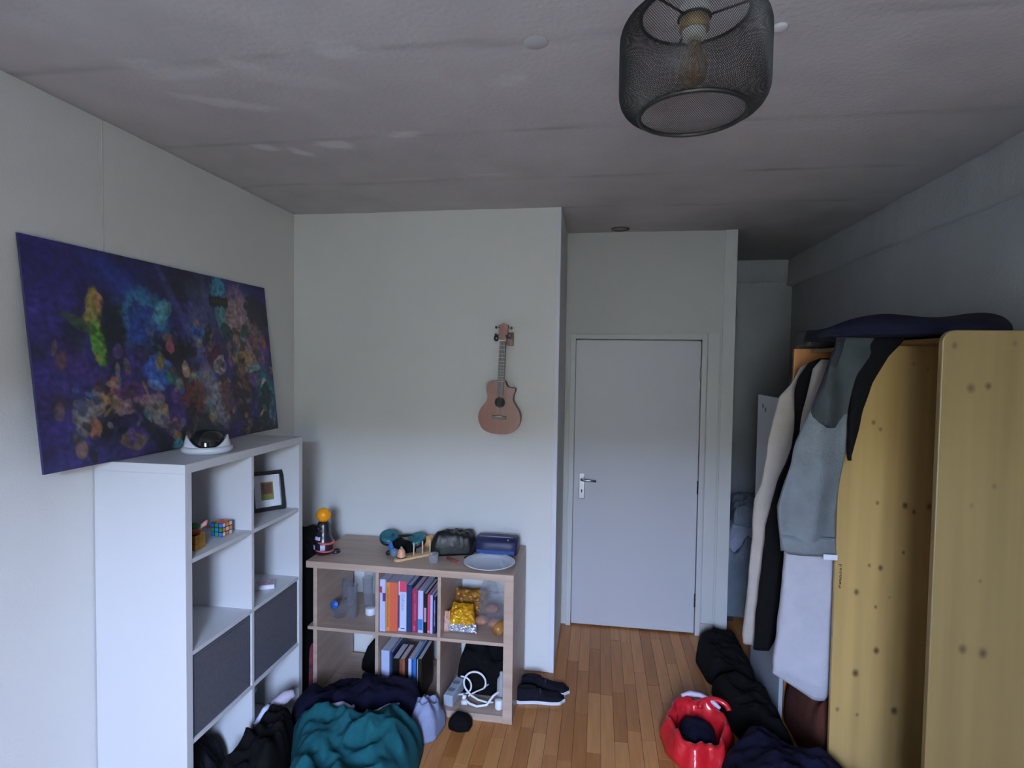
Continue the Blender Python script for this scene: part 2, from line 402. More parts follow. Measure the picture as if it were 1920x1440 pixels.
# ------------------------------------------------------------------ wardrobe
def pine(name, knots, base=(106, 88, 52)):
    c = rgb(*base)
    return mat(name, c, 0.5, col2=tuple(x*0.80 for x in c[:3])+(1,), stretch=(9, 9, 0.35), scale=2.6, knots=knots, detail=2)
def rounded_panel(x0, x1, z0, z1, r):
    pts = [(x0, z0), (x1, z0), (x1, z1)]
    for i in range(9):
        a = PI/2+PI/2*i/8
        pts.append((x0+r+r*math.cos(a), z1-r+r*math.sin(a)))
    return pts
def make_wardrobe():
    w = thing('wardrobe', 'tall open-fronted pine wardrobe against the right wall', 'wardrobe', (1.3, 2.5, 0))
    k1 = [(1.079, 1.794, .013, .8), (1.125, 1.801, .010, .9), (1.189, 1.926, .008, .5), (1.031, 1.918, .009, .8), (1.153, 1.507, .008, .5), (1.095, 1.447, .008, .35),
          (1.088, 1.015, .013, .8), (1.143, 1.007, .014, .9), (1.127, 1.223, .006, .5), (1.25, 1.62, .011, .6), (1.31, 1.2, .012, .6)]
    k2 = [(1.152, 1.619, .010, .7), (1.18, 1.591, .009, .6), (1.297, 1.869, .009, .3), (1.353, 1.848, .007, .3), (1.179, 1.277, .009, .7), (1.287, 1.271, .013, .9),
          (1.322, 1.246, .010, .8), (1.379, 1.272, .013, .8), (1.157, 1.007, .008, .7), (1.201, .999, .012, .9), (1.288, 1.071, .008, .7), (1.11, .888, .013, .8),
          (1.188, .829, .008, .7), (1.241, .875, .006, .4), (1.197, .64, .014, .9), (1.118, .534, .016, .9), (1.277, .385, .016, .9), (1.051, .367, .010, .6), (1.131, .352, .008, .6)]
    off = Vector((1.3, 2.5, 0))
    sh = lambda ks: [(a-1.3, b, c, d) for a, b, c, d in ks]
    edge = pine('pine_edge', None, (110, 80, 40))
    mb = MB(); mb.prism(rounded_panel(0.999, 1.595, 0, 1.964, .036), 'y', 1.85, 1.872)
    put('side_panel', mb, pine('pine_near_panel', sh(k1)), w, bevel=0.003)
    mb = MB(); mb.prism(rounded_panel(1.022, 1.595, 0, 1.971, .036), 'y', 2.60, 2.622)
    pz = put('divider_panel', mb, pine('pine_divider_panel', sh(k2), (172, 142, 88)), w, bevel=0.003)  # pine lightened to make up for the dim light inside the wardrobe
    mb = MB(); mb.prism(rounded_panel(1.019, 1.595, 0, 1.945, .004), 'y', 3.20, 3.222)
    put('side_panel', mb, pine('pine_far_panel', None, (176, 118, 66)), w, bevel=0.003)
    put('back_panel', MB().box(1.596, 1.606, 1.85, 3.222, .06, 1.94), edge, w)
    put('top_board', MB().box(1.21, 1.595, 1.873, 2.599, 1.943, 1.961), edge, w)
    put('top_board', MB().box(1.10, 1.595, 2.623, 3.199, 1.925, 1.943), edge, w)
    put('hanging_rail', MB().tube([(1.30, 2.623, 1.86), (1.30, 3.199, 1.86)], 0.012, 14), mat('chrome', (.6, .6, .6, 1), .25, 1), w)
    # stamped ink mark on the divider: an unreadable line of small characters
    st = MB(); rnd = random.Random(4)
    z = 0.998
    while z > .90:
        h = rnd.uniform(.004, .008)
        if rnd.random() < .85: st.box(1.040, 1.0415+rnd.uniform(0, .0015), 2.5992, 2.6, z-h, z)
        if rnd.random() < .7: st.box(1.046, 1.0478, 2.5992, 2.6, z-h*.8, z-h*.1)
        if rnd.random() < .6: st.box(1.040, 1.0478, 2.5992, 2.6, z-.0016, z)
        z -= h+.0015
    for q_ in range(9): st.box(1.0405+rnd.uniform(0, .002), 1.0475, 2.5992, 2.6, .985-q_*.008, .9875-q_*.008)
    st.box(1.034, 1.048, 2.5992, 2.6, 1.001, 1.0035); st.box(1.036, 1.043, 2.5992, 2.6, .908, .911)
    put('stamp_print', st, mat('ink_brown', rgb(45, 30, 14), 0.8), pz, label='small dark vertical stamp print')
make_wardrobe()

# ------------------------------------------------------------------ soft things
def heap(name, poly, h, m, z=0.0, seed=0, fold=0.25, fs=7.0, p=2.6, q=0.55, n=110, rings=30, rim=0.012, skew=(0, 0), origin=None, parent=None, creases=1.0, tops=None):
    """a closed, folded cloth heap over a footprint (list of x, y)"""
    cx = sum(a for a, b in poly)/len(poly)+skew[0]; cy = sum(b for a, b in poly)/len(poly)+skew[1]
    # perimeter resampled smoothly
    per = []
    L = []; tot = 0
    for i in range(len(poly)):
        a = Vector(poly[i]); b = Vector(poly[(i+1) % len(poly)]); L.append((a, b, (b-a).length)); tot += (b-a).length
    for k in range(n):
        d = tot*k/n
        for a, b, l in L:
            if d <= l: per.append(a.lerp(b, d/l)); break
            d -= l
    for _ in range(3):
        per = [(per[i-1]+per[i]*2+per[(i+1) % n])/4 for i in range(n)]
    vs = [(cx, cy, 0)]; top = []
    def hz(x, y, r):
        e = max(0.0, 1-r**p)**q
        v = Vector((x*fs+seed*7.3, y*fs, seed*1.7))
        f1 = noise.noise(v); f2 = 1-2*abs(noise.noise(v*1.7+Vector((3.1, 0, 0)))); f3 = noise.noise(v*4.5)
        f4 = 1-2*abs(noise.noise(Vector((x*fs*1.2+y*fs*.7+seed, y*fs*.4-x*fs*.3, 4+seed))))
        k = 1+fold*(0.9*f1+0.45*creases*f2+0.5*creases*f4+0.18*f3)
        hh = h
        if tops:
            hh = h
            for (tx, ty, th, tr) in tops: hh += th*math.exp(-((x-tx)**2+(y-ty)**2)/tr**2)
        return z+rim+max(0.0, hh*e*k)
    vs = [(cx, cy, hz(cx, cy, 0))]
    for j in range(1, rings+1):
        r = j/rings
        r2 = 1-(1-r)**1.35
        for i in range(n):
            q2 = Vector((cx, cy)).lerp(per[i], r2)
            wob = 1
            vs.append((q2.x, q2.y, hz(q2.x, q2.y, r2)))
    fsx = []
    for i in range(n): fsx.append((0, 1+i, 1+(i+1) % n))
    for j in range(rings-1):
        a = 1+j*n; b = a+n
        for i in range(n): fsx.append((a+i, b+i, b+(i+1) % n, a+(i+1) % n))
    b0 = 1+(rings-1)*n; k0 = len(vs)
    for i in range(n): vs.append((per[i].x, per[i].y, z))
    for i in range(n): fsx.append((b0+i, k0+i, k0+(i+1) % n, b0+(i+1) % n))
    fsx.append(tuple(k0+i for i in range(n-1, -1, -1)))
    mb = MB().add(vs, fsx, True)
    return put(name, mb, m, parent, origin=origin or (cx, cy, z) if parent is None else None)
def interp(lst, z):
    """lst of (x, z), z falling"""
    l = sorted(lst, key=lambda p: -p[1])
    if z >= l[0][1]: return l[0][0]
    for a, b in zip(l, l[1:]):
        if a[1] >= z >= b[1]:
            t = 0 if a[1] == b[1] else (a[1]-z)/(a[1]-b[1])
            return lerp(a[0], b[0], t)
    return l[-1][0]
def garment(name, Y, left, right, th, m, parent=None, ripple=0.012, k=26, seed=0, hem=0.0, n=84, step=0.022, lean=0.0):
    zt = min(max(p[1] for p in left), max(p[1] for p in right)); zt = max(p[1] for p in left+right)
    zb = min(p[1] for p in left+right)
    rows = int((zt-zb)/step)+1; vs = []; fs = []
    for j in range(rows+1):
        z = lerp(zt, zb, j/rows)
        a = interp(left, z); b = interp(right, z)
        if b-a < .012: b = a+.012
        c = (a+b)/2; hw = (b-a)/2
        taper = min(1, .25+j/ rows*4)*min(1, .45+(rows-j)/rows*6)
        for i in range(n):
            t = 2*PI*i/n; ct, st = math.cos(t), math.sin(t)
            x = c+hw*math.copysign(abs(ct)**.8, ct)
            y = Y+lean*(zt-z)+th*taper*math.copysign(abs(st)**.7, st)
            amp = ripple*min(1, .2+j/rows*1.6)
            y += amp*math.sin(k*x+seed+2.2*noise.noise(Vector((x*3, z*1.3, seed))))*(1 if st < 0 else .6)
            y += amp*1.3*noise.noise(Vector((x*9, z*3.5, seed+5)))
            x += 0.006*noise.noise(Vector((z*9, seed, i*.0)))*abs(ct)
            zz = z
            if j == rows: zz = z+hem*(x-a)
            vs.append((x, y, zz))
    for j in range(rows):
        for i in range(n):
            i2 = (i+1) % n
            fs.append((j*n+i, j*n+i2, (j+1)*n+i2, (j+1)*n+i))
    fs.append(tuple(range(n-1, -1, -1))); fs.append(tuple(rows*n+i for i in range(n)))
    mb = MB().add(vs, fs, True)
    return put(name, mb, m, parent, origin=None if parent else ((left[0][0]+right[0][0])/2, Y, zb))
def cloth(name, r, g, b, var=.2, rough=.95, bump=.3, bscale=160, sheen=.0, scale=14):
    return mat(name, rgb(r, g, b), rough, var=var, scale=scale, bump=bump, bscale=bscale, sheen=sheen, spec=.15)
m_black = cloth('black_cloth', 13, 13, 15)
m_navy = cloth('navy_cloth', 17, 17, 38)
m_cream = cloth('cream_cloth', 176, 168, 160, var=.1)
m_paleblue = cloth('pale_terry', 176, 176, 184, var=.08, bscale=220)
m_fleece = cloth('grey_fleece', 106, 112, 118, var=.25, bscale=120, scale=9)
m_charc = cloth('charcoal_fleece', 40, 44, 50, var=.3)

# hanging clothes, from the far ones to the near ones
g = garment('white_coat', 3.05, [(1.05, 1.87), (1.007, 1.857), (.963, 1.766), (.902, 1.69), (.86, 1.487), (.831, 1.247), (.80, 1.166), (.797, 1.108), (.796, .963), (.779, .647), (.764, .451), (.768, .41)],
            [(1.25, 1.87), (1.25, .9), (.90, .6), (.84, .41)], .035, m_cream, ripple=.008, seed=1)
tag(g, 'cream coat hanging leftmost of the clothes on the wardrobe', 'coat')
g = garment('black_coat', 2.93, [(1.05, 1.893), (.998, 1.87), (.953, 1.793), (.94, 1.729), (.946, 1.541), (.939, 1.466), (.878, 1.293), (.85, 1.176), (.824, 1.054), (.824, .975), (.805, .779), (.785, .457)],
            [(1.10, 1.893), (1.10, 1.45), (1.0, 1.2), (.95, .955), (.93, .70), (.885, .50), (.86, .445)], .030, m_black, ripple=.006, seed=2)
tag(g, 'long black coat hanging between the cream coat and the grey fleece', 'coat')
g = garment('white_shirt', 2.83, [(1.020, 1.885), (.985, 1.845), (.965, 1.722), (.948, 1.647), (.937, 1.535)],
            [(1.05, 1.885), (1.085, 1.84), (1.08, 1.75), (1.05, 1.65), (.955, 1.535)], .022, m_cream, ripple=.005, seed=3)
tag(g, 'white garment tip showing between the black coat and the grey fleece', 'shirt')
g = garment('pale_bathrobe', 2.72, [(.87, 1.30), (.856, 1.055), (.838, .737), (.822, .539), (.818, .435)],
            [(1.12, 1.30), (1.10, 1.09), (1.09, 1.03), (1.075, .872), (1.055, .38), (1.04, .345)], .045, m_paleblue, ripple=.010, k=18, seed=4)
for v in g.data.vertices:      # hem rises to the left
    zz = v.co.z+g.location.z; xx = v.co.x+g.location.x
    if zz < .50: v.co.z += max(0, (.985-xx))*.55*(.50-zz)/.155
tag(g, 'pale blue-white terry bathrobe hanging below the grey fleece', 'bathrobe')
gw = thing('grey_fleece', 'grey-blue fleece jacket draped over the wardrobe divider corner, its shaded top coloured charcoal', 'jacket', (.95, 2.54, 1.1))
garment('jacket_body', 2.535, [(.900, 1.75), (.864, 1.645), (.826, 1.532), (.812, 1.442), (.788, 1.373), (.756, 1.259), (.763, 1.179), (.781, 1.067)],
        [(1.05, 1.75), (1.050, 1.70), (1.030, 1.53), (1.005, 1.39), (.995, 1.249), (.994, 1.159), (.990, 1.085), (.985, 1.067)], .028, m_fleece, gw, ripple=.017, k=40, seed=6)
garment('jacket_shaded_top', 2.520, [(.965, 1.976), (.958, 1.935), (.930, 1.846), (.903, 1.757), (.874, 1.665), (.872, 1.64), (.895, 1.615), (.93, 1.60)], [(1.15, 1.976), (1.14, 1.90), (1.08, 1.80), (1.05, 1.70), (1.04, 1.64), (1.035, 1.615), (1.03, 1.60)], .026, cloth('shaded_fleece', 60, 65, 68, var=.4, scale=7), gw, ripple=.018, k=36, seed=9)  # overlay coloured charcoal to carry the shade on the upper fleece
garment('jacket_lining', 2.500, [(1.11, 1.982), (1.07, 1.92), (1.035, 1.82), (1.015, 1.72), (1.005, 1.62), (1.01, 1.52), (1.015, 1.47)],
        [(1.215, 1.982), (1.205, 1.955), (1.151, 1.893), (1.095, 1.783), (1.062, 1.673), (1.035, 1.54), (1.022, 1.47)], .018, m_black, gw, ripple=.008, k=40, seed=8)
garment('jacket_collar', 2.515, [(.965, 1.968), (.955, 1.93), (.928, 1.846), (.90, 1.755), (.885, 1.70)], [(.995, 1.968), (.985, 1.93), (.962, 1.846), (.935, 1.755), (.905, 1.70)], .018, m_charc, gw, ripple=.006, seed=10)
garment('jacket_hem', 2.515, [(.770, 1.14), (.782, 1.068), (.80, 1.060)], [(.985, 1.12), (.992, 1.075), (.99, 1.060)], .018, m_fleece, gw, ripple=.006, k=30, seed=11)
put('care_tag', MB().box(.928, .982, 2.478, 2.482, 1.058, 1.080), mat('tag_white', (.7, .72, .76, 1), .6), gw, bevel=.001, label='small white tag at the hem')

# stuff on the wardrobe
b = heap('navy_blanket', [(.915, 2.42), (1.10, 2.22), (1.28, 2.10), (1.37, 2.14), (1.50, 2.35), (1.57, 2.60), (1.5, 3.0), (1.0, 3.0), (.93, 2.8)], .040, mat('navy_fleece', rgb(13, 14, 34), .9, var=.35, scale=5, bump=.2, bscale=90, spec=.2), z=1.973, seed=3, fold=.14, fs=3.2, p=8, q=.4, rim=.010, creases=.25,
         tops=[(1.07, 2.40, .030, .15), (1.40, 2.35, .040, .14)])
tag(b, 'large dark navy blanket laid across the top of the wardrobe', 'blanket')
b = put('black_case', MB().box(1.02, 1.28, 3.03, 3.19, 1.946, 2.035), mat('black_plastic', (.010, .010, .011, 1), .6), origin=(1.15, 3.11, 1.946), bevel=.018, seg=4)
tag(b, 'small black case on the far end of the wardrobe top', 'case')
b = heap('shaded_floor_heap', [(1.0, 2.70), (1.5, 2.68), (1.55, 3.15), (1.15, 3.17), (.99, 3.12)], .30, cloth('redbrown_shade', 78, 44, 36, var=.3, scale=6), seed=19, fold=.25, fs=6, p=6, q=.4)  # added heap, its dark red-brown standing for the shaded floor
tag(b, 'added dark reddish-brown heap for the shaded floor in the bottom of the wardrobe', 'blanket')
b = put('mirror_board', MB().box(.952, .972, 3.06, 3.61, 0, 1.68), mat('pale_grey_board', (.34, .37, .41, 1), .35, var=.05), origin=(.96, 3.3, 0), bevel=.002)
tag(b, 'tall pale grey board standing upright behind the hanging coats', 'board')
put('sticker', MB().box(.9515, .9523, 3.10, 3.12, 1.625, 1.65), mat('sticker_teal', rgb(30, 90, 110), .5), b, origin=(.96, 3.3, 0))
for (zz, yy) in ((1.618, 3.50), (1.60, 3.45)):
    put('sticker', MB().box(.9510, .9522, yy-.012, yy+.012, zz-.012, zz+.012), mat('sticker_teal', rgb(30, 90, 110), .5), b, origin=(.96, 3.3, 0))

# ------------------------------------------------------------------ floor things on the right
h = heap('black_duffel', [(.69, 3.86), (.93, 3.9), (.94, 3.45), (.90, 3.2), (.66, 3.38), (.63, 3.62)], .11, m_black, seed=11, fold=.3, p=4)
tag(h, 'black clothes heap on the floor just right of the door', 'clothes')
h = heap('black_jacket', [(.66, 3.30), (.80, 3.36), (.925, 3.2), (.935, 2.9), (.93, 2.62), (.80, 2.70), (.70, 2.95)], .13, m_black, seed=12, fold=.3, p=4)
tag(h, 'black jacket heap on the floor beneath the hanging coats', 'jacket')
h = heap('dark_navy_bag', [(.58, 2.62), (.72, 2.78), (.90, 2.60), (1.10, 2.54), (1.16, 2.2), (1.0, 2.0), (.6, 2.0), (.50, 2.3)], .22, m_navy, seed=13, fold=.22, p=3.2)
tag(h, 'bulky dark navy bag at the bottom edge right of the red plastic bag', 'bag')
def red_bag():
    t = thing('red_plastic_bag', 'shiny red plastic carrier bag slumped on the floor', 'bag', (.47, 2.75, 0))
    mr = mat('red_plastic', rgb(196, 30, 40), .22, var=.18, scale=9, bump=.5, bscale=14, spec=.6)
    mw = mat('white_print', rgb(190, 180, 200), .3, bump=.3, bscale=20)
    # the bag stands open: a crumpled wall around a dark mouth
    def ring(r_scale, z, n=90):
        out = []
        for i in range(n):
            a = 2*PI*i/n
            rx, ry = .155, .215
            w = 1+.13*noise.noise(Vector((math.cos(a)*2.0, math.sin(a)*2.0, z*5)))+.05*noise.noise(Vector((math.cos(a)*5, math.sin(a)*5, z*9)))
            x = .505+rx*math.cos(a)*r_scale*w; y = 2.80+ry*math.sin(a)*r_scale*w
            out.append((x, y, z+.035*noise.noise(Vector((math.cos(a)*3, math.sin(a)*3, 7)))*min(1, z*10)))
        return out
    lv = [(1.0, .0), (1.10, .02), (1.08, .05), (1.0, .085), (.93, .115), (.90, .130), (.80, .131), (.74, .11), (.70, .075), (.66, .035), (.3, .02)]
    vs = []; n = 90; fs = []
    for (s, z) in lv: vs += ring(s, z, n)
    for j in range(len(lv)-1):
        for i in range(n): fs.append((j*n+i, j*n+(i+1) % n, (j+1)*n+(i+1) % n, (j+1)*n+i))
    fs.append(tuple(i for i in range(n-1, -1, -1))); fs.append(tuple((len(lv)-1)*n+i for i in range(n)))
    put('bag_body', MB().add(vs, fs, True), mr, t)
    heap('bag_contents', [(.42, 2.70), (.58, 2.68), (.60, 2.85), (.52, 2.92), (.43, 2.88)], .06, m_navy, z=.03, seed=5, parent=t)
    hd = MB(); pts = []
    for i in range(21):
        a = PI*i/20
        pts.append((.60+.07*math.cos(a)+.01, 2.93+.05*math.sin(a)*.6, .115+.035*math.sin(a)))
    hd.tube(pts, .014, 8)
    put('bag_handle', hd, mr, t)
    pb = MB(); pts = [(.455, 2.985, .140), (.50, 3.0, .146), (.55, 2.99, .148), (.60, 2.955, .142), (.635, 2.92, .13)]
    pb.tube(pts, [.008, .014, .012, .014, .008], 8)
    put('printed_rim', pb, mw, t, label='white printed rim of the bag')
red_bag()

# ------------------------------------------------------------------ alcove bed
def alcove():
    t = thing('bed', 'low dark bed frame in the alcove behind the door wall', 'bed', (1.27, 4.68, 0))
    dk = mat('dark_wood', rgb(46, 30, 24), .6, var=.3, stretch=(1, 8, 8))
    put('bed_side', MB().box(.955, .985, 4.25, 5.15, .12, .36), dk, t, bevel=.004)
    put('bed_end', MB().box(.985, 1.585, 4.25, 4.28, .12, .42), dk, t, bevel=.004)
    for x in (.957, 1.545):
        for y in (4.252, 5.10): put('leg', MB().box(x, x+.04, y, y+.04, 0, .12), dk, t)
    put('mattress', MB().box(.987, 1.585, 4.285, 5.15, .24, .46), cloth('mattress_cloth', 90, 98, 112), t, bevel=.03, seg=3)
    d = heap('duvet', [(.93, 4.20), (1.30, 4.18), (1.58, 4.3), (1.58, 5.1), (1.0, 5.12), (.93, 4.7)], .21, cloth('duvet_cloth', 160, 168, 184, var=.25, scale=5), z=.455, seed=21, fold=.35, fs=5, p=6, q=.4)
    tag(d, 'rumpled pale blue-grey duvet on the alcove bed', 'duvet')
    d = heap('grey_hoodie', [(.98, 4.26), (1.22, 4.22), (1.3, 4.5), (1.2, 4.7), (1.0, 4.62)], .13, cloth('hoodie_cloth', 118, 126, 138), z=.70, seed=22, fold=.4, fs=9, p=4)
    tag(d, 'grey hooded top lying on the duvet in the alcove', 'clothes')
    d = heap('hanging_sheet', [(.90, 4.10), (1.12, 4.08), (1.13, 4.18), (.92, 4.19)], .42, cloth('sheet_cloth', 112, 124, 138, var=.3, scale=6), z=0.10, seed=23, fold=.25, p=6, q=.3)
    tag(d, 'grey-blue sheet spilling off the alcove bed end', 'sheet')
    d = put('orange_ball', MB().ball((1.125, 4.25, .70), .022, 14, sc=(1, 1, .8)), mat('orange_red', rgb(190, 70, 35), .5), origin=(1.125, 4.25, .68))
    tag(d, 'small orange-red thing on the alcove bed beside the cream coat', 'ball')
alcove()

# ------------------------------------------------------------------ white cube shelf on the left
m_lack = mat('white_laminate', (0.61, 0.62, 0.63, 1), 0.38, var=.02, scale=1.0)
KX0, KX1, KY0, KY1, KH = -1.895, -1.51, 1.885, 2.73, 1.453
def white_shelf():
    t = thing('white_cube_shelf', 'tall white eight-cube shelf unit standing against the left wall', 'shelf', (-1.70, 2.3, 0))
    put('side_panel', MB().box(KX0, KX1, KY0, KY0+.035, 0, KH-.035), m_lack, t, bevel=.0015)
    put('side_panel', MB().box(KX0, KX1, KY1-.035, KY1, 0, KH-.035), m_lack, t, bevel=.0015)
    put('top_board', MB().box(KX0, KX1, KY0, KY1, KH-.035, KH), m_lack, t, bevel=.0015)
    put('bottom_board', MB().box(KX0, KX1, KY0+.035, KY1-.035, 0, .035), m_lack, t, bevel=.0015)
    for z in (.385, .731, 1.088):
        put('shelf_board', MB().box(KX0, KX1-.002, KY0+.035, KY1-.035, z-.017, z), m_lack, t, bevel=.001)
    for (a, b) in ((.035, .368), (.385, .714), (.731, 1.071), (1.088, KH-.035)):
        put('divider', MB().box(KX0, KX1-.002, 2.296, 2.314, a, b), m_lack, t, bevel=.001)
    m_grey = mat('grey_weave', rgb(84, 84, 94), .9, var=.18, scale=60, bump=.4, bscale=320)
    for (a, b, lab) in ((KY0+.040, 2.291, 'dark grey fabric storage box, the nearer of the pair in the white shelf'), (2.319, KY1-.040, 'dark grey fabric storage box, the farther of the pair in the white shelf')):
        o = thing('fabric_box', lab, 'storage box', (-1.7, (a+b)/2, .386), 'grey fabric boxes in the white shelf')
        bx = MB(); w = .006; zt = .706
        bx.box(-1.88, -1.518, a, b, .386, .392); bx.box(-1.524, -1.518, a, b, .392, zt); bx.box(-1.88, -1.874, a, b, .392, zt)
        bx.box(-1.874, -1.524, a, a+w, .392, zt); bx.box(-1.874, -1.524, b-w, b, .392, zt)
        put('box_body', bx, m_grey, o, bevel=.0015)
        put('hem_seam', MB().box(-1.5178, -1.5165, a+.004, b-.004, zt-.012, zt-.010), mat('seam_thread', rgb(60, 60, 70), .9), o)
white_shelf()
def shelf_things():
    # round black dome in its white ring on top
    t = thing('domed_gadget', 'glossy black dome nested in a white ring on top of the white shelf', 'gadget', (-1.625, 2.16, KH))
    wp = mat('gadget_white', (.62, .64, .66, 1), .35)
    MR = Matrix.Rotation(-.12, 3, 'X')
    prof = [(.060, 0), (.088, .002), (.098, .012), (.098, .024), (.090, .032), (.082, .028), (.078, .014), (.06, .008)]
    put('base_ring', MB().lathe((-1.625, 2.16, KH), prof, 48), wp, t)
    # raised collar round the back of the dome
    vs = []; fs = []; n = 40
    n = 72
    for i in range(n):
        ph = 2*PI*i/n; a = ph-math.radians(53)
        hgt = .004+.050*abs(math.sin(ph))**2.2*(1.0 if math.sin(ph) < 0 else .95)
        for (r, z) in ((.083, .018), (.092, .018), (.088-.18*hgt, .022+hgt), (.082-.18*hgt, .022+hgt)):
            vs.append((-1.625+r*math.cos(a), 2.16+r*math.sin(a), KH+z))
    for i in range(n):
        for k in range(4):
            k2 = (k+1) % 4; i2 = (i+1) % n; fs.append((i*4+k, i*4+k2, i2*4+k2, i2*4+k))
    put('collar', MB().add(vs, fs, True), wp, t)
    dome = put('dome', MB().lathe((-1.625, 2.16, KH), [(.03, .008), (.066, .012), (.069, .030), (.066, .055), (.058, .074), (.044, .088), (.024, .097), (.001, .100)], 40), mat('gloss_black', (.006, .006, .007, 1), .06, spec=.7), t)
    # wood puzzle cube with a red and green ornament
    t = thing('gold_puzzle_cube', 'gold mirrored puzzle cube at the near end of the top cube shelf', 'puzzle cube', (-1.59, 2.03, 1.0885))
    mg = mat('gold_foil', rgb(196, 150, 70), .25, .85); zc = 1.0885
    hts = (.013, .021, .026); z = zc
    for a, h_ in enumerate(hts[::-1]):
        for (dx0, dx1) in ((-.030, -.012), (-.011, .009), (.010, .030)):
            for (dy0, dy1) in ((-.030, -.008), (-.007, .013), (.014, .030)):
                if a == 1 and dx0 == -.011 and dy0 == -.007: continue
                put('cubelet', MB().box(-1.59+dx0, -1.59+dx1, 2.03+dy0, 2.03+dy1, z, z+h_-.001), mg, t, bevel=.0012)
        z += h_
    t2 = thing('small_ornament', 'small red and green ornament lying on the gold puzzle cube', 'ornament', (-1.59, 2.03, z))
    put('red_pot', MB().lathe((-1.59, 2.03, z), [(.018, 0), (.026, .004), (.027, .018), (.022, .022)], 24), mat('ornament_red', rgb(120, 40, 30), .5), t2)
    put('green_top', MB().ball((-1.588, 2.03, z+.028), .022, 12, sc=(1.1, 1.1, .7)), mat('ornament_green', rgb(30, 90, 40), .6, var=.3, scale=60), t2)
    put('pink_sprig', MB().tube([(-1.575, 2.045, z+.020), (-1.563, 2.06, z+.032), (-1.560, 2.07, z+.045)], [.006, .009, .004], 10), mat('ornament_pink', rgb(190, 140, 140), .5), t2)
    # colourful cube
    t = thing('colour_puzzle_cube', 'colourful three-by-three puzzle cube with blue and green checkered face', 'puzzle cube', (-1.60, 2.21, 1.0885))
    R = Matrix.Rotation(-.10, 3, 'Z'); c = Vector((-1.60, 2.215, 1.0885)); s = .0195
    body = MB()
    cols = {'b': mat('sticker_blue', rgb(30, 110, 225), .35), 'g': mat('sticker_green', rgb(30, 140, 70), .35), 'r': mat('sticker_red', rgb(200, 60, 70), .35), 'w': mat('sticker_white', rgb(190, 195, 200), .35), 'o': mat('sticker_orange', rgb(215, 120, 40), .35)}
    mk = mat('cube_black', (.02, .02, .02, 1), .4)
    for i in range(3):
        for j in range(3):
            for k in range(3):
                b = MB(); T = Matrix.Translation(c) @ R.to_4x4()
                b.box((i-1.5)*s+.0004, (i-.5)*s-.0004, (j-1.5)*s+.0004, (j-.5)*s-.0004, k*s+.0004, (k+1)*s-.0004, M=T)
                cu = put('cubelet', b, mk, t, bevel=.001)
                m_ = .0022
                if j == 0:
                    put('sticker', MB().box((i-1.5)*s+m_, (i-.5)*s-m_, -1.5*s-.0005, -1.5*s+.0003, k*s+m_, (k+1)*s-m_, M=T), cols['b' if (i+k) % 2 == 0 else 'g'], cu)
                if k == 2:
                    put('sticker', MB().box((i-1.5)*s+m_, (i-.5)*s-m_, (j-1.5)*s+m_, (j-.5)*s-m_, 3*s-.0003, 3*s+.0005, M=T), cols['r' if (i+j) % 2 == 0 else 'o'], cu)
                if i == 2:
                    put('sticker', MB().box(1.5*s-.0003, 1.5*s+.0005, (j-1.5)*s+m_, (j-.5)*s-m_, k*s+m_, (k+1)*s-m_, M=T), cols['w' if (j+k) % 2 == 0 else 'o'], cu)
    # picture frame leaning in the far top cube, facing the room corner of the camera
    t = thing('picture_frame', 'black photo frame with white mat and small card inside, leaning', 'picture frame', (-1.64, 2.63, 1.0885))
    Wf, Hf = .165, .200
    T = Matrix.Translation((-1.620, 2.606, 1.0895)) @ Matrix.Rotation(math.radians(50), 4, 'Z') @ Matrix.Rotation(math.radians(-13), 4, 'X') @ Matrix.Rotation(math.radians(0), 4, 'Y')
    mkf = mat('frame_black', (.008, .008, .009, 1), .35)
    fr = MB(); w = .020
    fr.box(-Wf/2, Wf/2, 0, .018, 0, w, M=T); fr.box(-Wf/2, Wf/2, 0, .018, Hf-w, Hf, M=T)
    fr.box(-Wf/2, -Wf/2+w, 0, .018, w, Hf-w, M=T); fr.box(Wf/2-w, Wf/2, 0, .018, w, Hf-w, M=T)
    put('frame_rim', fr, mkf, t, bevel=.0015)
    put('backing', MB().box(-Wf/2+.004, Wf/2-.004, .0185, .022, .004, Hf-.004, M=T), mkf, t)
    put('mat_board', MB().box(-Wf/2+w, Wf/2-w, .008, .010, w, Hf-w, M=T), mat('mat_white', (.72, .74, .78, 1), .5), t)
    put('card', MB().box(-.030, .030, .0065, .008, .055, .145, M=T), mat('card_olive', rgb(120, 125, 70), .5, var=.3, scale=90), t, label='small olive card')
    put('card_picture', MB().box(-.022, .024, .0055, .0066, .085, .138, M=T), mat('card_brown', rgb(105, 66, 52), .5, var=.5, scale=110), t, label='brown blurred picture on the card')
    b = put('black_binder', MB().box(-1.86, -1.535, 2.318, 2.345, 1.0885, 1.30), mat('binder_black', (.012, .012, .012, 1), .6), origin=(-1.70, 2.33, 1.0885), bevel=.003)
    tag(b, 'thin black binder standing behind the photo frame', 'binder')
    b = put('black_sleeve', MB().box(-1.86, -1.54, 2.318, 2.330, .7315, .955), mat('binder_black', (.012, .012, .012, 1), .6), origin=(-1.70, 2.325, .7315), bevel=.002)
    tag(b, 'thin black sleeve standing at the divider above the grey box', 'folder')
    # pack of cards box
    t = thing('card_box', 'small white and pink card box lying above the farther grey storage box', 'box', (-1.60, 2.53, .7315))
    R2 = Matrix.Translation((-1.60, 2.535, .7315)) @ Matrix.Rotation(.5, 4, 'Z')
    put('box_body', MB().box(-.045, .045, -.035, .035, 0, .020, M=R2), mat('clear_box', (.62, .64, .72, 1), .2), t, bevel=.002)
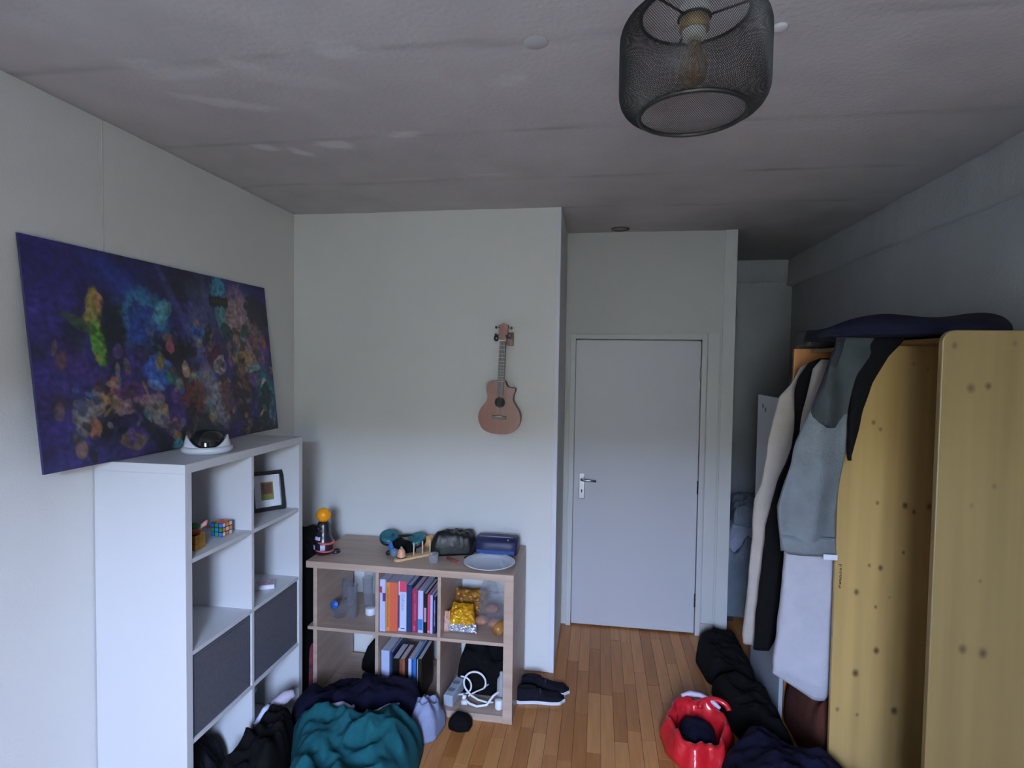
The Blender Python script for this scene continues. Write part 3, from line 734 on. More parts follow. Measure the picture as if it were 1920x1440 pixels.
    put('printed_lid', MB().box(-.040, .040, -.030, .030, .020, .0215, M=R2), mat('lid_print', rgb(170, 110, 125), .4, col2=rgb(200, 205, 220), var=.4, scale=60), t)
    b = put('blue_toy', MB().ball((-1.80, 1.975, .757), .026, 12, sc=(1, 1, 1)), mat('toy_blue', rgb(24, 50, 84), .5), origin=(-1.80, 1.975, .7315))
    tag(b, 'small dark blue ball in the cube above the nearer grey box', 'ball')
    # bottom row
    b = heap('dark_shoes_bag', [(-1.86, 1.94), (-1.56, 1.94), (-1.53, 2.08), (-1.60, 2.24), (-1.86, 2.26)], .15, cloth('dark_bag_cloth', 30, 31, 36, var=.4), z=.036, seed=31, fold=.5, fs=10, p=4)
    tag(b, 'crumpled dark grey bag in the nearest bottom cube of the white shelf', 'bag')
    b = put('grey_tube', MB().tube([(-1.80, 2.40, .06), (-1.62, 2.46, .27)], .028, 20), mat('tube_grey', rgb(150, 150, 172), .4), origin=(-1.75, 2.42, .036))
    tag(b, 'pale grey cardboard tube leaning in the far bottom cube', 'tube')
shelf_things()

# ------------------------------------------------------------------ canvas print: a plain abstract stand-in of the same size and colours
def make_canvas():
    nx, nz = 340, 192
    y0, y1, z0, z1 = 1.608, 2.990, 1.457, 2.252
    blobs = [  # u, v (from top left, 0..1), ru, rv, angle, colour, strength, edge
        (.10, .12, .4, .22, 0, (36, 30, 92), .9, .8), (.42, .10, .25, .2, .2, (22, 24, 66), .8, .8), (.55, .08, .14, .12, 0, (18, 20, 34), .9, .6),
        (.34, .22, .30, .09, .62, (44, 58, 140), .75, .7), (.52, .30, .34, .035, 1.05, (84, 84, 150), .6, .7), (.60, .35, .10, .40, .1, (90, 96, 140), .7, .7),
        (.83, .33, .155, .30, -.2, (142, 116, 124), .95, .25), (.80, .25, .10, .16, 0, (156, 132, 132), .6, .6), (.93, .18, .1, .12, .7, (30, 28, 44), .9, .4),
        (.705, .06, .05, .07, 0, (60, 140, 160), .9, .6), (.705, .23, .035, .10, 0, (80, 150, 150), .8, .7),
        (.35, .30, .12, .17, .3, (52, 120, 150), .85, .3), (.345, .34, .075, .12, .3, (38, 60, 130), .95, .3), (.43, .26, .035, .10, .9, (100, 170, 170), .7, .5),
        (.18, .30, .035, .12, .1, (150, 136, 60), .85, .4), (.20, .24, .02, .04, 0, (170, 120, 90), .9, .4), (.19, .45, .03, .11, -.15, (96, 160, 50), .9, .4), (.24, .40, .055, .20, .1, (18, 22, 30), .9, .5), (.14, .36, .07, .03, .4, (60, 90, 50), .7, .5),
        (.44, .50, .14, .13, -.3, (14, 14, 24), .95, .4), (.445, .44, .022, .05, 0, (190, 90, 120), .8, .4), (.44, .40, .03, .03, 0, (120, 90, 80), .8, .4),
        (.39, .58, .075, .09, .2, (60, 100, 190), .85, .4), (.45, .62, .05, .04, .2, (40, 120, 80), .7, .4), (.37, .65, .04, .03, .3, (120, 160, 200), .6, .4),
        (.635, .38, .028, .08, 0, (40, 34, 40), .9, .3), (.64, .35, .018, .05, 0, (160, 120, 110), .9, .3), (.65, .50, .05, .09, 0, (74, 30, 50), .85, .4),
        (.575, .36, .036, .055, 0, (40, 110, 170), .85, .25), (.575, .36, .020, .030, 0, (30, 50, 130), .9, .3),
        (.79, .42, .055, .12, 0, (64, 48, 48), .9, .35), (.785, .40, .025, .055, 0, (170, 130, 100), .9, .3), (.73, .34, .035, .06, -.6, (30, 60, 60), .9, .3), (.84, .33, .03, .06, .5, (30, 60, 60), .9, .3),
        (.81, .50, .075, .05, 0, (170, 140, 80), .7, .5), (.90, .36, .045, .10, .2, (110, 70, 60), .8, .5), (.95, .47, .04, .12, 0, (86, 60, 130), .8, .4), (.955, .40, .014, .04, 0, (190, 110, 60), .8, .4),
        (.83, .58, .11, .028, -.15, (120, 170, 150), .8, .4), (.88, .65, .12, .05, -.2, (110, 70, 130), .7, .5),
        (.22, .66, .035, .07, 0, (50, 26, 26), .9, .4), (.225, .64, .022, .055, 0, (150, 90, 76), .9, .35), (.30, .74, .12, .045, -.15, (150, 118, 124), .85, .4), (.13, .78, .055, .09, .3, (130, 126, 118), .85, .35), (.37, .80, .05, .08, -.3, (126, 120, 114), .85, .35),
        (.21, .73, .05, .05, 0, (134, 112, 90), .8, .4), (.17, .90, .05, .18, .3, (26, 26, 40), .9, .4), (.36, .92, .20, .05, .9, (24, 26, 38), .9, .4), (.15, .84, .025, .05, 0, (150, 96, 70), .8, .4), (.42, .90, .05, .03, .9, (170, 120, 70), .8, .4), (.10, 1.0, .2, .12, 0, (52, 48, 110), .8, .6), (.27, .92, .06, .05, .2, (130, 110, 60), .6, .4),
        (.50, .60, .04, .10, 0, (40, 26, 30), .9, .4), (.505, .57, .02, .055, 0, (190, 160, 150), .9, .3), (.54, .64, .035, .05, .3, (110, 160, 150), .8, .4), (.54, .74, .075, .12, .2, (106, 50, 38), .9, .35), (.53, .90, .05, .16, -.2, (22, 24, 28), .95, .4), (.60, .92, .05, .14, -.5, (26, 36, 40), .8, .4),
        (.62, .66, .055, .14, -.5, (130, 128, 138), .8, .4), (.655, .80, .075, .16, 0, (140, 140, 146), .85, .35), (.675, .55, .04, .065, .3, (170, 165, 160), .9, .3), (.695, .66, .04, .05, 0, (170, 140, 90), .8, .4), (.70, .76, .05, .15, 0, (90, 60, 66), .8, .4),
        (.79, .72, .065, .24, 0, (50, 38, 44), .95, .35), (.785, .60, .025, .04, 0, (110, 80, 76), .8, .4), (.80, .68, .055, .03, 0, (90, 60, 50), .8, .4),
        (.94, .72, .085, .16, 0, (40, 116, 120), .85, .4), (.93, .68, .022, .045, 0, (200, 170, 160), .9, .3), (.93, .80, .065, .12, .3, (22, 40, 44), .9, .35), (.97, .88, .03, .10, .2, (90, 150, 150), .7, .5), (.88, .90, .06, .012, -.7, (180, 160, 110), .8, .4), (.88, .96, .12, .06, 0, (16, 18, 22), .9, .5),
        (.475, .98, .07, .05, 0, (70, 150, 160), .8, .4), (.47, .93, .02, .05, .2, (16, 16, 22), .9, .3), (.62, 1.0, .1, .06, 0, (60, 44, 100), .7, .6), (.28, .67, .07, .05, 0, (90, 50, 110), .7, .6)]
    import numpy as np
    U, V = np.meshgrid(np.linspace(0, 1, nx+1), np.linspace(0, 1, nz+1))
    def grid(fx, fy, off, octv): return np.array([[noise.fractal(Vector((u*fx+off, v*fy, off)), 1.0, 2.0, octv) for u in U[0]] for v in V[:, 0]])
    n1 = grid(7, 4.5, 0, 4); n2 = grid(24, 14, 3, 3); n3 = grid(60, 36, 9, 2); n4 = grid(14, 8, 17, 3)
    C = np.zeros(U.shape+(3,))
    for k, (a, b) in enumerate(((34, 46), (30, 38), (86, 92))): C[..., k] = a+(b-a)*V
    C *= (1+.45*n1)[..., None]
    pur = np.clip(n4*1.6+.1*(V-.5), 0, 1)[..., None]; C = C*(1-.55*pur)+np.array((74, 44, 104))*.55*pur
    drk = np.clip(-n1*1.3-.05, 0, 1)[..., None]; C = C*(1-.7*drk)+np.array((16, 16, 30))*.7*drk
    rnd = random.Random(12); pal = [(150, 118, 96), (60, 44, 50), (24, 24, 34), (110, 74, 66), (64, 130, 140), (90, 60, 120), (150, 140, 130), (44, 60, 60), (170, 130, 70), (30, 40, 90)]
    extra = []
    for _ in range(210):
        u = rnd.uniform(.05, 1); v = rnd.uniform(.30, 1.0)
        if v < .45 and u < .35: continue
        extra.append((u, v, rnd.uniform(.006, .024), rnd.uniform(.012, .050), rnd.uniform(-1.2, 1.2), rnd.choice(pal), rnd.uniform(.35, .75), .4))
    for (bu, bv, ru, rv, an, cc, sg, e) in blobs+extra:
        big = max(ru, rv) > .12
        du = (U-bu)*1.77; dv = V-bv
        a = du*math.cos(an)+dv*math.sin(an); b = -du*math.sin(an)+dv*math.cos(an)
        rr = np.hypot(a/(ru*1.5), b/rv)+.30*np.roll(n2, int(bu*90), 1)+.22*n3
        e2 = e if big else e*.40
        t_ = np.clip((rr-(1-e2))/(e2*1.4), 0, 1); w_ = (sg*(1-t_*t_*(3-2*t_)))[..., None]
        C = C*(1-w_)+np.array(cc)*w_
    C *= (1+.38*n3+.16*n2)[..., None]
    # the small dark plaque near the top, its lettering too blurred to read
    m_ = (np.abs(U-.703) < .052) & (np.abs(V-.150-.02*n3) < .030); C[m_] = (22, 22, 18)
    m_ = (np.abs(U-.703) < .044) & (np.abs(V-.150) < .014) & (np.sin(U*520+n3*3) > -.1); C[m_] = (58, 54, 46)
    C = np.clip(C*.80, 3, 235)/255; C = np.where(C <= .04045, C/12.92, ((C+.055)/1.055)**2.4)
    vs = []; fs = []
    xb, xt = -1.802, -1.888
    for j in range(nz+1):
        v = j/nz
        for i in range(nx+1):
            u = i/nx
            vs.append((lerp(xt, xb, v), lerp(y0, y1, u), lerp(z1, z0, v)))
    w = nx+1
    for j in range(nz):
        for i in range(nx): a = j*w+i; fs.append((a, a+w, a+w+1, a+1))
    t = thing('canvas_print', 'wide canvas print of abstract blue and purple shapes resting above the white shelf', 'picture', (-1.86, 2.33, z0))
    o = put('printed_face', MB().add(vs, fs, True), mat('print_ink', (1, 1, 1, 1), .62, vcol='paint', bump=.08, bscale=400), t)
    base = base_of(t)
    at = o.data.color_attributes.new('paint', 'FLOAT_COLOR', 'POINT')
    for i, vv in enumerate(o.data.vertices):
        p = vv.co+base; iu = round((p.y-y0)/(y1-y0)*nx); iv = round((z1-p.z)/(z1-z0)*nz)
        c = C[min(nz, max(0, iv)), min(nx, max(0, iu))]
        at.data[i].color = (c[0], c[1], c[2], 1)
    bk = MB(); d = .010
    P = lambda x, y, z: (x, y, z)
    e = .0008
    vs = [(xb-e, y0, z0), (xb-e, y1, z0), (xt-e, y1, z1), (xt-e, y0, z1), (xb-d, y0, z0), (xb-d, y1, z0), (xt-d, y1, z1), (xt-d, y0, z1)]
    bk.add(vs, [(0, 1, 2, 3), (4, 7, 6, 5), (0, 4, 5, 1), (1, 5, 6, 2), (2, 6, 7, 3), (3, 7, 4, 0)])
    put('stretcher', bk, mat('canvas_edge', rgb(32, 28, 66), .8), t)
make_canvas()

# ------------------------------------------------------------------ beech bookcase
m_beech = mat('beech_veneer', rgb(180, 158, 142), 0.45, col2=rgb(164, 142, 126), stretch=(1.2, 1.2, 14), scale=2.0)
m_beechh = mat('beech_veneer_long', rgb(180, 158, 142), 0.42, col2=rgb(163, 141, 125), stretch=(1.2, 14, 14), scale=2.0)
BY0, BY1, BH = 2.82, 3.285, .775
def bookcase():
    t = thing('bookcase', 'low pale beech six-cube bookcase standing under the ukulele wall', 'bookcase', (-.95, 3.0, 0))
    put('top_board', MB().box(-1.53, -.405, BY0-.02, BY1, BH-.036, BH), m_beechh, t, bevel=.003)
    put('side_panel', MB().box(-1.500, -1.478, BY0+.004, BY1, .036, .395), m_beech, t, bevel=.001)
    put('side_panel', MB().box(-1.500, -1.478, BY0+.004, BY1, .412, BH-.036), m_beech, t, bevel=.001)
    put('side_panel', MB().box(-.455, -.405, BY0-.015, BY1, 0, BH-.036), m_beech, t, bevel=.002)
    put('middle_shelf', MB().box(-1.53, -.455, BY0, BY1, .395, .412), m_beechh, t, bevel=.001)
    put('bottom_board', MB().box(-1.53, -.455, BY0-.01, BY1, 0, .036), m_beechh, t, bevel=.002)
    for x in (-1.148, -.808):
        for (a, b) in ((.036, .395), (.412, BH-.036)):
            put('divider', MB().box(x, x+.018, BY0+.003, BY1, a, b), m_beech, t, bevel=.001)
bookcase()

m_pages = mat('paper_pages', (0.52, 0.53, 0.58, 1), .9, var=.12, scale=300, stretch=(1, 1, .02))
def book(label, x0, x1, y0, d, z0, h, colr, bands=(), group=None, rot=0.0, marks=None, rough=.4, origin=None, yaw=0.0, pages=None):
    """upright book, spine towards the room; bands: (x frac a, b, z frac a, b, colour)"""
    t = thing('book', label, 'book', ((x0+x1)/2, y0+d/2, z0), group)
    c = Vector((x0 if rot <= 0 else x1, y0, z0))
    T = Matrix.Translation(c) @ Matrix.Rotation(yaw, 4, 'Z') @ Matrix.Rotation(rot, 4, 'Y') @ Matrix.Translation(-c)
    mc = mat('cover_%d_%d_%d' % colr, rgb(*colr), rough, var=.04, scale=20)
    cv = MB(); k = min(.003, (x1-x0)*.15)
    cv.box(x0, x0+k, y0, y0+d, z0, z0+h, M=T); cv.box(x1-k, x1, y0, y0+d, z0, z0+h, M=T); cv.box(x0+k, x1-k, y0, y0+k, z0, z0+h, M=T)
    co = put('cover', cv, mc, t, bevel=.0008, seg=1)
    put('pages', MB().box(x0+k, x1-k, y0+k, y0+d-.004, z0+.002, z0+h-.003, M=T), m_pages, t)
    w = x1-x0
    for (a, b_, c_, e, cc) in bands:
        put('spine_band', MB().box(x0+w*a, x0+w*b_, y0-.0006, y0+.0004, z0+h*c_, z0+h*e, M=T), mat('band_%d_%d_%d' % cc, rgb(*cc), .4), co)
    if marks:
        mm = MB(); rnd = random.Random(int(x0*1000))
        for (xa, za, zb, s, cc) in marks:
            z = zb
            while z > za:
                l = rnd.uniform(.003, .006)
                mm.box(x0+w*xa-s/2, x0+w*xa+s/2*rnd.uniform(.3, 1), y0-.0012, y0-.0006, z0+h*z-l, z0+h*z, M=T); z -= (l+.0018)/h
            cl = cc
        put('spine_lettering', mm, mat('letter_%d_%d_%d' % cl, rgb(*cl), .5), co)
    return t
def text_part(body, loc, size, rot, m, parent, name='spine_lettering'):
    cu = bpy.data.curves.new(name, 'FONT'); cu.body = body; cu.size = size; cu.extrude = .0003; cu.align_x = 'CENTER'; cu.align_y = 'CENTER'
    tmp = bpy.data.objects.new('tmp_text', cu); COL.objects.link(tmp)
    bpy.context.view_layer.update()
    me = bpy.data.meshes.new_from_object(tmp.evaluated_get(bpy.context.evaluated_depsgraph_get()))
    bpy.data.objects.remove(tmp)
    o = bpy.data.objects.new(name, me); COL.objects.link(o); me.materials.append(m); me.name = name
    o.parent = parent; o.location = Vector(loc)-base_of(parent); o.rotation_euler = rot
    return o
def books():
    z = .4125; y = 2.855; d = .215; G = 'books in the upper middle cube'
    book('thick white book with small red and purple spine squares', -1.1275, -1.096, y-.02, d+.02, z, .280, (190, 195, 225), [(0, .4, .74, .86, (150, 60, 80)), (.5, 1, .58, .74, (92, 40, 110))], G)
    book('orange book with a yellow left band on its spine, beside the white book', -1.095, -1.032, y-.01, .235, z, .263, (206, 96, 72), [(0, .30, 0, 1, (206, 138, 62))], G, marks=[(.15, .08, .9, .006, (130, 70, 30))])
    b = book('white book with a pink-red block at the top of its spine', -1.031, -.987, y, d, z, .268, (196, 206, 232), [(.15, 1, .79, 1, (205, 70, 98)), (0, .16, .06, .72, (80, 60, 110)), (.3, .8, .045, .06, (50, 60, 90))], G)
    text_part('Calculus', (-1.006, y-.0008, z+.155), .026, (PI/2, PI/2, 0), mat('letter_pale', rgb(130, 150, 195), .5), b.children[0])
    book('dark blue hardback in the upper middle cube', -.986, -.957, y, d, z, .250, (28, 52, 96), (), G)
    book('crimson hardback with white spine lettering', -.956, -.924, y, d, z, .232, (146, 44, 78), (), G, marks=[(.55, .28, .68, .007, (214, 160, 200)), (.5, .76, .9, .005, (200, 130, 160)), (.45, .06, .15, .009, (190, 110, 150))])
    book('white paperback with a blue block low on its spine', -.923, -.895, y, d, z, .226, (192, 192, 226), [(0, .9, .06, .32, (62, 122, 184))], G)
    book('black paperback with a pale pink title strip', -.894, -.872, y, d, z, .212, (20, 19, 24), [(.2, .75, .28, .64, (190, 150, 176))], G)
    book('slim pink-red book next to the divider end', -.871, -.857, y, d, z, .208, (196, 66, 96), [(.1, .9, .02, .07, (230, 150, 180))], G)
    book('slim white book between the pink-red and navy ones', -.856, -.843, y, d, z, .206, (190, 186, 224), (), G)
    book('slim navy book with fine white lettering at the divider', -.842, -.824, y+.002, d, z, .198, (30, 32, 62), (), G, marks=[(.5, .2, .9, .005, (170, 175, 205))])
    z = .0365; G = 'books in the lower middle cube'
    book('wide white ring binder leaning in the lower middle cube', -1.125, -1.080, y, .24, z, .262, (176, 186, 216), (), G, rot=.0)
    book('grey-blue slim book beside the white binder', -1.078, -1.066, y+.01, .24, z, .250, (40, 52, 92), (), G)
    book('thick black book in the lower middle cube', -1.060, -1.022, y-.01, .17, z, .228, (18, 17, 18), (), G)
    book('dark red and tan paperback in the lower middle cube', -1.020, -.990, y-.01, .17, z, .228, (120, 60, 48), [(.6, 1, 0, 1, (120, 92, 70))], G)
    book('white and blue folder leaning to the right', -.972, -.944, y-.005, .20, z, .232, (176, 190, 220), [(.6, 1, 0, 1, (40, 70, 150))], G, rot=.0)
    book('bright blue folder next to the white and blue one', -.943, -.932, y+.0, .21, z, .236, (36, 112, 178), (), G)
    book('dark photo-covered book at the right of the lower middle cube', -.925, -.900, y, .21, z, .232, (34, 28, 24), [(0, .15, 0, 1, (180, 180, 195))], G, rot=0)
books()

def bookcase_things():
    Z = BH
    # canister with an orange ball
    t = thing('striped_canister', 'black canister with white and red stripes carrying an orange ball', 'toy', (-1.495, 2.93, Z))
    c = (-1.495, 2.93, Z)
    put('canister', MB().lathe(c, [(.040, 0), (.050, .006), (.052, .040), (.048, .085), (.040, .10), (.034, .13), (.033, .165), (.028, .178)], 36), mat('canister_black', (.012, .013, .02, 1), .25), t)
    for z, r in ((.022, .0525), (.066, .0512)):
        put('red_stripe', MB().lathe(c, [(r-.001, z), (r+.0008, z+.001), (r+.0005, z+.008), (r-.002, z+.009)], 36, Matrix.Rotation(.14, 3, 'Y')), mat('stripe_red', rgb(190, 80, 84), .4), t)
    for (a, z0, z1, w_) in ((-1.2, .030, .062, .5), (-2.4, .032, .055, .5), (-1.9, .086, .104, .8)):
        vs = []; fs = []
        for i in range(9):
            an = a+w_*(i/8-.5)
            for z in (z0, z1):
                rr = .0528 if z < .08 else .050-.3*(z-.085)
                vs.append((c[0]+rr*math.cos(an), c[1]+rr*math.sin(an), Z+z))
        for i in range(8): fs.append((i*2, i*2+2, i*2+3, i*2+1))
        put('white_patch', MB().add(vs, fs, True), mat('patch_white', rgb(190, 190, 215), .4), t, solid=.001)
    for (dx, z) in ((-.012, .145), (.008, .158), (.004, .135)):
        put('silver_stud', MB().ball((c[0]+dx, c[1]-.033, Z+z), .004, 8), mat('stud', (.6, .65, .65, 1), .2, 1), t)
    b = put('orange_sphere', MB().ball((-1.495, 2.93, Z+.2155), .0395, 20), mat('orange_gloss', rgb(232, 148, 20), .16), origin=(-1.495, 2.93, Z+.176))
    tag(b, 'shiny orange ball on top of the striped canister', 'ball')
    b = put('black_tin', MB().lathe((-1.435, 2.955, Z), [(.024, 0), (.026, .004), (.024, .016), (.018, .018), (.017, .012)], 24), mat('canister_black', (.012, .013, .02, 1), .25), origin=(-1.435, 2.955, Z))
    tag(b, 'small flat black tin lying right of the striped canister', 'tin')
    # over-ear headphones with teal cups
    t = thing('headphones', 'black headphones with dark teal round ear cups lying on the bookcase', 'headphones', (-1.10, 3.12, Z))
    teal = mat('teal_cup', rgb(26, 92, 104), .35); bk = mat('headphone_black', (.012, .014, .018, 1), .4)
    for (x, y, tilt) in ((-1.185, 3.12, .35), (-1.015, 3.10, -.45)):
        Mx = Matrix.Rotation(tilt*.5, 3, 'Y') @ Matrix.Rotation(.35, 3, 'X')
        cu = put('ear_cup', MB().lathe((x, y, Z+.052), [(.035, -.026), (.052, -.022), (.056, -.006), (.054, .004)], 32, Mx), bk, t)
        put('cup_plate', MB().lathe((x, y, Z+.052), [(.054, .004), (.056, .008), (.050, .018), (.030, .021), (.026, .014), (.001, .012)], 32, Mx), teal, cu)
    hb = [(-1.17, 3.125, Z+.065), (-1.13, 3.135, Z+.058), (-1.09, 3.135, Z+.062), (-1.05, 3.12, Z+.072), (-1.03, 3.11, Z+.068)]
    put('headband', MB().tube(hb, [.006, .007, .008, .007, .005], 10), bk, t)
    b = heap('black_pouch', [(-1.15, 3.03), (-1.04, 3.02), (-1.0, 3.06), (-1.06, 3.10), (-1.15, 3.09)], .05, m_black, z=Z, seed=41, fold=.3, fs=18, p=3)
    tag(b, 'small black pouch in front of the headphones', 'pouch')
    # water pistol like translucent blue bottle
    t = thing('blue_spray_bottle', 'small clear spray bottle with a blue neck lying by the headphones', 'bottle', (-1.13, 2.98, Z))
    put('bottle_body', MB().tube([(-1.10, 2.955, Z+.026), (-1.075, 2.935, Z+.026)], .022, 18), film('clear_blue', (.45, .6, .75, 1), .25), t)
    put('bottle_neck', MB().tube([(-1.10, 2.955, Z+.026), (-1.125, 2.985, Z+.045), (-1.128, 2.99, Z+.07)], [.018, .014, .009], 14), mat('neck_blue', rgb(40, 96, 160), .3), t)
    put('trigger', MB().tube([(-1.135, 2.97, Z+.012), (-1.120, 2.955, Z+.024)], [.014, .010], 10), bk, t)
    # wooden pegs game
    t = thing('peg_stand', 'pale wooden peg stand with upright pegs and a domed wooden knob', 'wooden toy', (-1.0, 3.0, Z))
    wd_ = mat('light_wood', rgb(214, 180, 134), .5, var=.1, scale=20)
    A, B = Vector((-1.050, 2.895, Z)), Vector((-.905, 3.035, Z)); u = (B-A).normalized(); n_ = Vector((-u.y, u.x, 0))
    pts = []
    for i in range(13):
        a = PI/2+PI*i/12; q = A+(u*math.cos(a)+n_*math.sin(a))*.022; pts.append((q.x, q.y))
    for i in range(13):
        a = -PI/2+PI*i/12; q = B+(u*math.cos(a)+n_*math.sin(a))*.022; pts.append((q.x, q.y))
    put('base_plate', MB().prism(pts, 'z', Z, Z+.012), wd_, t, bevel=.002)
    for f_ in (.46, .72, .95):
        q = A.lerp(B, f_)
        put('peg', MB().lathe((q.x, q.y, Z+.012), [(.004, 0), (.004, .068), (.002, .071)], 14), mat('peg_white', rgb(214, 196, 160), .5), t)
    q = A.lerp(B, .10)
    kn = put('wooden_knob', MB().lathe((q.x, q.y, Z+.012), [(.024, 0), (.025, .008), (.022, .018), (.020, .036), (.013, .048), (.004, .052)], 28), mat('knob_wood', rgb(214, 158, 122), .4), t)
    put('black_ring', MB().lathe((q.x, q.y, Z+.012), [(.0255, .003), (.027, .006), (.0255, .009)], 28, caps=False), bk, kn)
    put('bead', MB().ball((q.x, q.y, Z+.069), .006, 10), mat('bead_grey', rgb(150, 165, 150), .3), kn)
    b = put('wooden_cup', MB().tube([(-.985, 3.13, Z+.034), (-.925, 3.155, Z+.038)], [.030, .034], 28), mat('cup_wood', rgb(206, 156, 98), .45, var=.15, scale=14), origin=(-.95, 3.14, Z))
    tag(b, 'small turned wooden cup lying on its side behind the pegs', 'cup')
    # clear glass, pen
    t = thing('clear_tumbler', 'small empty clear tumbler at the front of the bookcase top', 'glass', (-.853, 2.90, Z))
    put('tumbler_body', MB().lathe((-.853, 2.90, Z), [(.018, 0), (.024, .004), (.026, .052), (.0245, .052), (.0225, .006), (.001, .005)], 28, caps=False), film('clear_glass', (.75, .78, .8, 1), .12, .05), t)
    b = put('red_pen', MB().tube([(-.80, 2.975, Z+.006), (-.73, 2.925, Z+.006), (-.715, 2.915, Z+.006)], [.006, .006, .003], 10), mat('pen_red', rgb(140, 64, 58), .4), origin=(-.765, 2.95, Z))
    tag(b, 'thin dull red pen lying behind the white plate', 'pen')
    # black crumpled bag
    t = thing('black_leather_bag', 'crumpled glossy black bag on the bookcase left of the blue pouch', 'bag', (-.79, 3.09, Z))
    lm = mat('black_leather', (.007, .007, .008, 1), .42, bump=.3, bscale=30, spec=.3)
    heap('bag_body', [(-.915, 3.04), (-.90, 3.14), (-.80, 3.19), (-.69, 3.20), (-.672, 3.15), (-.685, 3.06), (-.78, 3.03), (-.88, 3.0)], .098, lm, z=Z, seed=51, fold=.16, fs=13, p=6, q=.45, parent=t)
    put('strap', MB().tube([(-.66, 3.06, Z+.075), (-.672, 3.02, Z+.03), (-.680, 2.99, Z+.012), (-.70, 2.975, Z+.010)], .009, 10), lm, t)
    for (x, y, z) in ((-.90, 3.045, .045), (-.885, 3.02, .03)):
        put('buckle', MB().ball((x, y, Z+z), .007, 10, sc=(1, 1, 1.4)), mat('stud', (.6, .65, .65, 1), .2, 1), t)
    # blue pouch
    t = thing('blue_toiletry_case', 'dark blue zipped case with a bright blue stripe behind the plate', 'case', (-.545, 3.11, Z))
    bl = mat('case_navy', rgb(22, 26, 62), .5, bump=.1)
    vs = []; pr = []
    for i in range(26):
        a = 2*PI*i/26; ct, st = math.cos(a), math.sin(a)
        pr.append((.075*math.copysign(abs(ct)**.7, ct), .052+.052*math.copysign(abs(st)**.75, st)))
    mb = MB(); n = len(pr); rows = [(-.662, .82), (-.655, .95), (-.60, 1), (-.50, 1), (-.438, .97), (-.428, .82)]
    for (x, s) in rows: vs += [(x, 3.115+a*s, Z+.052+(b-.052)*s) for a, b in pr]
    fs = [(j*n+i, j*n+(i+1) % n, (j+1)*n+(i+1) % n, (j+1)*n+i) for j in range(len(rows)-1) for i in range(n)]+[tuple(range(n)), tuple((len(rows)-1)*n+i for i in range(n-1, -1, -1))]
    put('case_body', MB().add(vs, fs, True), bl, t)
    put('blue_stripe', MB().box(-.650, -.440, 3.0385, 3.0405, Z+.020, Z+.042), mat('stripe_blue', rgb(20, 52, 110), .4), t, bevel=.0008, label='bright blue stripe')
    put('zip', MB().tube([(-.645, 3.085, Z+.104), (-.55, 3.083, Z+.1045), (-.455, 3.085, Z+.103)], .0035, 8), mat('zip_grey', rgb(110, 115, 150), .4), t)
    put('zip_pull', MB().box(-.482, -.472, 3.058, 3.061, Z+.075, Z+.100), mat('stud', (.6, .65, .65, 1), .2, 1), t, bevel=.001)
    # plate, overhanging the edge a little
    t = thing('white_plate', 'large white dinner plate at the right front edge of the bookcase', 'plate', (-.555, 2.925, Z))
    prof = [(.075, 0), (.080, .002), (.100, .009), (.134, .020), (.137, .022), (.133, .0235), (.100, .0135), (.085, .008), (.001, .006)]
    put('plate_body', MB().lathe((-.555, 2.925, Z), prof, 64), mat('porcelain', (.70, .74, .78, 1), .12, spec=.6), t)
    b = put('glass_knob', MB().lathe((-.485, 2.905, Z+.0095), [(.010, 0), (.014, .006), (.013, .018), (.006, .024), (.001, .025)], 20), film('clear_glass', (.75, .78, .8, 1), .12, .05), origin=(-.485, 2.905, Z+.0095))
    tag(b, 'tiny clear glass knob lying on the white plate', 'glass')

    # upper left cube: clear bottles and glasses
    Z2 = .4125
    t = thing('clear_bottle', 'tall clear plastic bottle with a white screw cap, standing cap down', 'bottle', (-1.255, 3.02, Z2))
    put('cap', MB().lathe((-1.255, 3.02, Z2), [(.028, 0), (.030, .003), (.030, .036), (.028, .038)], 32), mat('cap_white', (.72, .75, .80, 1), .4), t)
    put('bottle_body', MB().lathe((-1.255, 3.02, Z2), [(.026, .038), (.027, .055), (.034, .075), (.036, .09), (.036, .235), (.030, .25), (.012, .252), (.001, .250)], 36, caps=False), film('clear_pet', (.66, .70, .74, 1), .09, .08), t)
    for (x, y, h_, r, lab) in ((-1.335, 2.95, .19, .030, 'tall clear drinking glass in front of the capped clear bottle'), (-1.44, 3.12, .15, .033, 'clear drinking glass beside the blue-capped flask'), (-1.315, 3.12, .17, .030, 'clear drinking glass at the back of the upper left cube')):
        g_ = put('drinking_glass', MB().lathe((x, y, Z2), [(r*.8, 0), (r*.85, .006), (r, h_), (r-.0015, h_), (r*.82, .012), (.001, .010)], 30, caps=False), film('clear_glass2', (.62, .64, .68, 1), .07, .06), origin=(x, y, Z2))
        tag(g_, lab, 'glass')
    t = thing('clear_flask', 'small clear flask with a blue cap turned to the room', 'bottle', (-1.425, 2.92, Z2))
    put('flask_body', MB().tube([(-1.42, 2.925, Z2+.045), (-1.40, 3.03, Z2+.045)], .036, 24), film('clear_glass2', (.62, .64, .68, 1), .07, .06), t)
    put('flask_stand', MB().lathe((-1.415, 2.96, Z2), [(.03, 0), (.03, .004), (.01, .012)], 20), film('clear_glass2', (.62, .64, .68, 1), .07, .06), t)
    put('blue_cap', MB().tube([(-1.423, 2.911, Z2+.085), (-1.4215, 2.922, Z2+.083)], .023, 24), mat('cap_blue', rgb(44, 96, 176), .4), t, label='blue cap')

    # upper right cube: snack bags
    t = thing('yellow_snack_bag', 'shiny yellow crisps bag with a silver bottom seam', 'snack bag', (-.70, 2.93, Z2))
    my = mat('yellow_foil', rgb(196, 158, 18), .22, .15, col2=rgb(186, 112, 24), scale=9, bump=.5, bscale=16)
